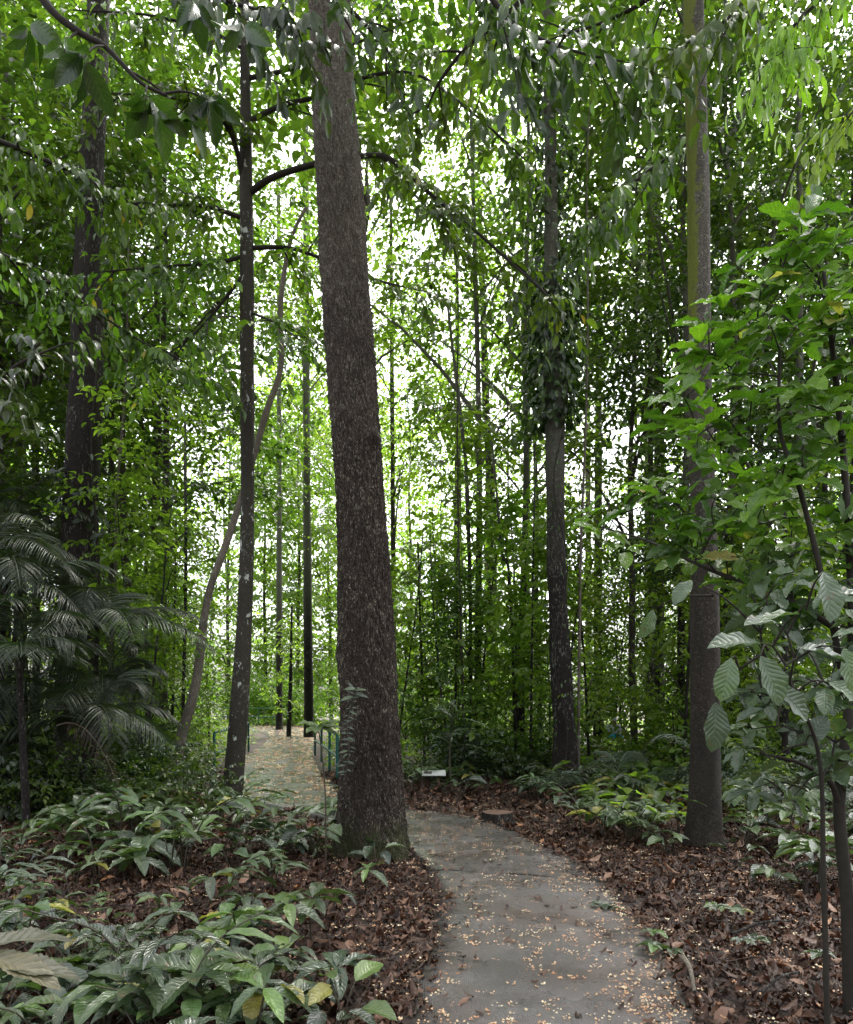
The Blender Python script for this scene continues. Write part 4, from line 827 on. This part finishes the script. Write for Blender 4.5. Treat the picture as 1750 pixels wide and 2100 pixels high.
# ladder-leaved climber on trunk
q = root('climbing_plant', (P(715,1700,6.95)[0],6.95,0), 'ladder-leaved climber clinging to the massive trunk low on its left', 'climber'); g = Geo(); gs = Geo()
C = spline(np.array([P(708,1590,7.0),P(716,1540,6.97),P(712,1490,6.98),P(722,1440,6.97),P(732,1410,6.9)]),40); V,F,R = tube(C,.006,6); gs.add(V,F)
k = np.arange(0,40); T = unit(np.gradient(C,axis=0)); s = np.where(k%2,1,-1)[:,None]
scatter(g, leaf_t(6,.3,.5,.2,.5), C+rr.normal(0,.008,(40,3)), rr.normal(0,.3,(40,3))+np.array([[1,-.45,.15]])*np.where(s>0,[1,1,1],[-1,1,1]), np.array([[0,-1.2,.8]]*40)+rr.normal(0,.15,(40,3)), rr.uniform(.035,.10,40)*np.where(k>28,1.5,1), rr.rand(40)); part('foliage', g, M['herb_dark'], q); part('vine_stem', gs, M['stem'], q)

# ------------------------------------------------------------------ ground cover, litter, petals (uncountable)
r = np.random.RandomState(91)
g = Geo(); n = 26000; d = 15+42*r.rand(n)**1.1; x = d*np.tan(np.radians(r.uniform(-37,37,n))); k = path_d(x[:],d[:]) > .35; x, d = x[k], d[k]; n = len(x)
z = r.rand(n)*(.28+.22*np.sin(x*1.3+d*.7))+.05
f = r.normal(0,1,(n,3))*[1,1,.35]; scatter(g, LF_FAR, np.column_stack([x,d,z]), f, np.array([0,0,1.])+r.normal(0,.35,(n,3)), r.uniform(.12,.26,n), np.clip(r.normal(.5,.25,n),0,1))
tag(link('ground_cover', g.mesh('ground_cover', M['leaf_lit'])), 'low green ground cover spreading under the far trees', 'ground cover', kind='stuff')
def litter(n, x0, x1, y0, y1, s0, s1, pmin=-.09, prob=None, pw=1.0):
    x = r.uniform(x0, x1, n); y = y0+(y1-y0)*r.rand(n)**pw; pd = np.concatenate([path_d(a,b) for a,b in zip(np.array_split(x,20), np.array_split(y,20))])
    k = pd > pmin+.13*r.rand(n); k &= np.abs(x) < y*.72+.9
    x, y = x[k], y[k]; n = len(x); return x, y, pd[k], r.uniform(s0, s1, n)
g = Geo()
for args in ((52000,-6,7.5,2.4,9,.035,.10),(26000,-11,12,8.5,16,.06,.14)):
    x, y, pd, s = litter(*args); n = len(x); z = np.where(pd < 0, .058, gz(x,y)+.012+.045*r.rand(n)*np.clip(pd*4,.3,1))
    f = r.normal(0,1,(n,3))*[1,1,.3]; scatter(g, LF_LIT, np.column_stack([x,y,z]), f, np.array([0,0,1.])*np.where(r.rand(n)<.5,1,-1)[:,None]+r.normal(0,.3,(n,3)), s, np.clip(r.beta(1.1,2.4,n)+.02,0,.985), r.uniform(.7,1.2,n))
x, y, pd, s = litter(1500,-6,7.5,2.6,13,.10,.19); n = len(x)
scatter(g, LF_NEAR, np.column_stack([x,y,gz(x,y)+.055]), r.normal(0,1,(n,3))*[1,1,.12], np.array([0,0,1.])*np.where(r.rand(n)<.5,1,-1)[:,None]+r.normal(0,.25,(n,3)), s, r.uniform(.3,.99,n), r.uniform(.8,1.2,n))
n = 900; x = r.uniform(-5,6.5,n); y = r.uniform(2.6,12,n); kk_ = path_d(x,y) > .05; x, y = x[kk_], y[kk_]
for a_, b_ in zip(x, y):
    th = r.rand()*6.28; ln = r.uniform(.08,.35); z0 = float(gz(a_,b_))+.06; V,F,R = tube(np.array([[a_,b_,z0],[a_+.5*ln*cos(th)+.01,b_+.5*ln*sin(th),z0+.012],[a_+ln*cos(th),b_+ln*sin(th),z0-.01]]), [.003,.0025,.001], 4); g.add(V,F,np.full(len(F),.2+.3*r.rand()))
tag(link('leaf_litter', g.mesh('leaf_litter', M['litter'])), 'thick brown fallen leaves covering the forest floor', 'leaf litter', kind='stuff')
# dry leaves on the path
g = Geo(); n = 420; k = r.randint(20, 150, n); u = np.where(r.rand(n)<.5, r.rand(n)*.96+.02, np.where(r.rand(n)<.5, r.rand(n)**2*.25, 1-r.rand(n)**2*.25))
pp = el[k]*(1-u[:,None])+er[k]*u[:,None]+r.normal(0,.06,(n,2)); f = r.normal(0,1,(n,3))*[1,1,.08]
scatter(g, LF_LIT, np.column_stack([pp,np.full(n,.068)]), f, np.array([0,0,1.])+r.normal(0,.2,(n,3)), r.uniform(.03,.075,n), np.clip(r.beta(1.5,2,n),0,.98), r.uniform(.5,1,n))
tag(link('fallen_leaves', g.mesh('fallen_leaves', M['litter'])), 'scattered curled brown leaves lying on the concrete path', 'fallen leaves', kind='stuff')
# petals
PT = leaf_t(4, .9, .6, -.3, -.15); g = Geo()
def petals(cx, cy, cz, s0=.007, s1=.018, per=5):
    n = len(cx); m_ = n*per; a = np.tile(np.arange(per)*2*pi/per, n)+np.repeat(r.rand(n)*6.28, per)+r.normal(0,.3,m_)
    sp_ = np.repeat(np.where(r.rand(n)<.35, .002, .017), per); p = np.column_stack([np.repeat(cx,per)+np.cos(a)*sp_*r.uniform(.3,1.4,m_), np.repeat(cy,per)+np.sin(a)*sp_*r.uniform(.3,1.4,m_), np.repeat(cz,per)+.004*r.rand(m_)])
    keep = r.rand(m_) < .8
    f = np.column_stack([np.cos(a),np.sin(a),r.normal(.1,.15,m_)]); scatter(g, PT, p[keep], f[keep], np.array([0,0,1.])+r.normal(0,.25,(keep.sum(),3)), r.uniform(s0,s1,m_)[keep], np.repeat(r.rand(n),per)[keep])
kk = PC[:,1]; n = 6500; y = 2.6+45*r.rand(n)**1.7; i0 = np.interp(y, kk, np.arange(NP)); i0 = np.clip(i0.astype(int), 0, NP-1); u = r.rand(n)*.98+.01
u = np.where(r.rand(n)<.25, 1-r.rand(n)**2*.2, u); pp = el[i0]*(1-u[:,None])+er[i0]*u[:,None]+r.normal(0,.12,(n,2))
ok = np.concatenate([path_d(a,b) for a,b in zip(np.array_split(pp[:,0],10), np.array_split(pp[:,1],10))]) < -.03; pp = pp[ok]; cl = np.sin(pp[:,0]*5.1+pp[:,1]*2.3)+np.sin(pp[:,1]*4.7-pp[:,0]*3)+np.sin(pp[:,0]*11+1)*.6; pp = pp[(r.rand(len(pp)) < .62+.25*cl) & ((pp[:,1] < 10) | (r.rand(len(pp)) < .42))]; far = pp[:,1] > 11
petals(pp[~far,0], pp[~far,1], np.full((~far).sum(), .060)); petals(pp[far,0], pp[far,1], np.full(far.sum(), .062), .03, .055)
x, y, pd, s = litter(4200, -5, 6.5, 2.6, 11, .01, .02); dens = (r.rand(len(x)) < np.exp(-np.maximum(pd,0)/2.2)*.9); petals(x[dens], y[dens], (gz(x,y)+.065)[dens])
tag(link('fallen_petals', g.mesh('fallen_petals', M['petal'])), 'tiny cream and orange petals scattered over path and litter', 'petals', kind='stuff')
# twigs on the floor
for k, (x0,y0,x1,y1,rad,lb) in enumerate([(1400,1985,1425,2060,.018,'pale broken stick beside the right path edge'),(1500,1935,1620,1915,.012,'dark fallen stick on the right litter'),(700,1735,845,1860,.006,'thin fallen twig from the massive trunk toward the path'),(1090,1690,1180,1715,.007,'thin fallen twig by the stump'),(600,1665,700,1695,.014,'dark fallen stick across the near path edge'),(150,1870,420,1900,.004,'very thin twig lying across the left bed'),(1560,2060,1640,2030,.01,'short dark stick near the bottom right')]):
    a = P(x0,y0,DG(y0)); b_ = P(x1,y1,DG(y1)); a[2] = gz(a[0],a[1])+.05+rad; b_[2] = gz(b_[0],b_[1])+.06+rad; g = Geo()
    V,F,R = tube(spline(np.array([a,(a+b_)/2+[.02,.03,.02],b_]),10), np.linspace(rad,rad*.5,10), 7); g.add(V,F)
    o = part('fallen_stick', g, M['bark_pale' if k==0 else 'bark_dark'], None); tag(o, lb, 'stick')

# ------------------------------------------------------------------ built things
b = P(1020,1690,9.3)*[1,1,0]; q = root('tree_stump', (b[0],9.3,0), 'low sawn tree stump in the litter beyond the path', 'stump')
g = Geo(); V,F,R = tube(np.array([[b[0],9.3,-.05],[b[0],9.3,.05],[b[0],9.3,.15]]), [.23,.2,.19], 28, 8, lambda p,a,rr_: rr_*(1+.06*np.sin(3*a[None]+1)+.04*np.sin(7*a[None]))); g.add(V,F); part('bark', g, M['bark_dark'], q)
g = Geo(); V,F,R = tube(np.array([[b[0],9.3,.152],[b[0],9.3,.156],[b[0],9.3,.157]]), [.188,.18,.001], 28, None, lambda p,a,rr_: rr_*(1+.06*np.sin(3*a[None]+1)+.04*np.sin(7*a[None]))); g.add(V,F); part('cut_top', g, plain('cut_wood',(.16,.09,.06),(.08,.045,.03),14), q)
def rail(label, posts, h, mat, hm=.5, rad=.025, group=None):
    q = root('handrail', (posts[0][0],posts[0][1],0), label, 'handrail', group)
    for x, y in posts: g = Geo(); V,F,R = tube(np.array([[x,y,-.1],[x,y,h]]), rad, 10, 4); g.add(V,F); part('post', g, M[mat], q)
    for hh in (h, hm):
        g = Geo(); V,F,R = tube(np.array([[x,y,hh] for x,y in posts]), rad*.95, 10, len(posts)*6); g.add(V,F); part('rail', g, M[mat], q)
rail('teal handrail along the left edge of the path behind the slender tree', [(-4.53,15.6),(-4.75,17.6),(-5.15,20),(-5.6,23)], .9, 'rail', .45, .03)
rail('teal handrail on the right of the path partly behind the massive trunk', [(-1.78,14.6),(-2.2,16.6),(-2.7,18.8),(-3.2,21)], .9, 'rail', .45, .03)
rail('dark green handrail across the far end of the path', [(-9.2,45.6),(-10.8,47),(-12.6,48.2),(-14.6,49.3),(-16.8,50.2)], 1.15, 'rail_green', .6, .035)
# plaque
b = P(890,1620,12.9)*[1,1,0]; q = root('plaque', (b[0],12.9,0), 'small tilted white plant plaque on a low post', 'sign')
def box(c, s, rot=0): 
    v = np.array([[i_,j_,k_] for i_ in (-1,1) for j_ in (-1,1) for k_ in (-1,1)], float)*np.array(s)/2
    R_ = np.array([[1,0,0],[0,cos(rot),-sin(rot)],[0,sin(rot),cos(rot)]]); v = v@R_.T+np.array(c)
    return v, [[0,1,3,2],[4,6,7,5],[0,4,5,1],[2,3,7,6],[0,2,6,4],[1,5,7,3]]
g = Geo(); g.add(*box([b[0],12.9,.3],[.42,.28,.015],radians(13))); part('plate', g, M['white'], q, False)
g = Geo(); g.add(*box([b[0]-.1,12.9-.006,.3+.011],[.13,.12,.004],radians(13))); part('printed_picture', g, M['ink'], q, False)
g = Geo(); V,F,R = tube(np.array([[b[0],12.95,-.1],[b[0],12.95,.3]]), .02, 8, 4); g.add(V,F); part('post', g, M['twig'], q)
# distant person
bx, by = P(1258,1500,24)[0], 24.0
q = root('person', (bx,by,0), 'distant seated person in a white patterned top and teal trousers among the undergrowth', 'person')
def skin(name, vs, es, rads, mat, parent):
    me = bpy.data.meshes.new(name); me.from_pydata(vs, es, []); o = link(name, me, parent); me.materials.append(mat)
    sv = me.skin_vertices.new() if hasattr(me.skin_vertices, 'new') else None
    md = o.modifiers.new('s', 'SKIN'); 
    if not me.skin_vertices: 
        pass
    for v, rd in zip(me.skin_vertices[0].data, rads): v.radius = (rd, rd)
    me.skin_vertices[0].data[0].use_root = True
    md2 = o.modifiers.new('u', 'SUBSURF'); md2.levels = md2.render_levels = 2; return o
vs = [(0,0,.42),(0,-.02,.62),(0,-.04,.80),(0,-.05,.90),(0,-.08,.98),(0,-.09,1.05),(.17,-.05,.78),(.22,-.14,.56),(.10,-.34,.50),(-.17,-.05,.78),(-.22,-.14,.56),(-.10,-.34,.50),(.10,-.05,.40),(.14,-.45,.46),(.13,-.42,.05),(-.10,-.05,.40),(-.14,-.45,.46),(-.13,-.42,.05),(.13,-.56,.03),(-.13,-.56,.03)]
es = [(0,1),(1,2),(2,3),(3,4),(4,5),(2,6),(6,7),(7,8),(2,9),(9,10),(10,11),(0,12),(12,13),(13,14),(0,15),(15,16),(16,17),(14,18),(17,19)]
rd = [.13,.12,.13,.05,.085,.08,.05,.04,.03,.05,.04,.03,.08,.06,.04,.08,.06,.04,.035,.035]
skin('body', vs, es, rd, plain('skin_tone',(.35,.2,.13),(.3,.17,.11),20,.5), q)
shirt = plain('white_patterned_cloth',(.8,.8,.85),(.35,.38,.5),26,.8)
skin('shirt', [vs[0],vs[1],vs[2],vs[6],vs[7],vs[9],vs[10]], [(0,1),(1,2),(2,3),(3,4),(2,5),(5,6)], [.15,.145,.155,.07,.06,.07,.06], shirt, q)
skin('trousers', [vs[0],vs[12],vs[13],vs[14],vs[15],vs[16],vs[17]], [(0,1),(1,2),(2,3),(0,4),(4,5),(5,6)], [.145,.1,.08,.06,.1,.08,.06], plain('teal_cloth',(.01,.30,.36),(.01,.2,.26),12,.8), q)
skin('headscarf', [(0,-.04,.92),(0,-.05,1.0),(0,-.07,1.08)], [(0,1),(1,2)], [.10,.125,.105], shirt, q)
q2 = root('log_seat', (bx,by+.05,0), 'short log the distant seated person sits on', 'log'); g = Geo(); V,F,R = tube(np.array([[bx-.35,by+.05,.17],[bx+.35,by+.05,.17]]), .17, 14, 6); g.add(V,F); part('log', g, M['bark_dark'], q2)
# ------------------------------------------------------------------ labels that say which one of a repeat
ORD = 'first second third fourth fifth sixth seventh eighth ninth tenth eleventh twelfth thirteenth fourteenth fifteenth sixteenth'.split()
ZT = [(170,'left of the stout tree'),(490,'between stout and slender trees'),(760,'between slender tree and massive trunk'),(1150,'between massive trunk and climber tree'),(1447,'between climber and mossy trees'),(9999,'right of the mossy tree')]
ZH = [(150,'at the left edge'),(350,'below the palms'),(520,'below the slender tree'),(9999,'before the massive trunk')]
GR = {'herb clump between climber and mossy trees':('clump herb',ZT),'thin bare stems of the understorey':('thin bare stem',ZT),'trees of the middle distance':('slim pale-crowned tree',ZT),'trees of the farthest rank':('pale far tree',ZT),'trees at the sides of the clearing':('dim leafy tree',ZT),'high crowned trees':('high-crowned tree',ZT),
 'saplings of the understorey':('slim leafy sapling',ZT),'bushes of the undergrowth':('low green bush',ZT),'waist high shrubs near the path':('waist-high shrub',ZT),'large herbs before the slender tree':('large-leaved herb',ZT),
 'toothed herbs of the left bed':('toothed herb',ZH),'broad-leaved herbs of the left bed':('broad dark herb',ZH),'arching herbs of the left bed':('arching herb',ZH),'seedlings of the left bed':('tuft of tiny seedlings',ZH),
 'herbs of the left thicket':('thicket herb',ZT),'herbs of the right bed':('glossy bed herb',ZT),'bright herbs of the far right':('bright broad herb',ZT),'herbs beyond the path bend':('dim herb',ZT)}
cells = {}
for o in COL.objects:
    if o.parent is None and o.get('group') in GR:
        px = CX+o.location.x*FP/max(o.location.y, .5); z = next(t_ for lim, t_ in GR[o['group']][1] if px < lim); cells.setdefault((o['group'], z), []).append((o.location.y, px, o))
for (gname, z), lst in cells.items():
    lst.sort(key=lambda q: q[0]); nr = max(1, math.ceil(len(lst)/7)); per = math.ceil(len(lst)/nr)
    for r_i in range(nr):
        rw = sorted(lst[r_i*per:(r_i+1)*per], key=lambda q: q[1]); rname = '' if nr == 1 else (', near row' if r_i == 0 else (', far row' if r_i == nr-1 else ', %s row' % ORD[r_i]))
        for i_, (d_, px, o) in enumerate(rw):
            o['label'] = (ORD[i_]+' '+GR[gname][0]+' from the left ' if len(rw) > 1 else GR[gname][0]+' ')+z+rname
import re
print('LONG', [o['label'] for o in COL.objects if o.get('label') and len(re.split(r'[\s-]+', o['label'])) > 16][:6])
print('objects', len(bpy.data.objects))
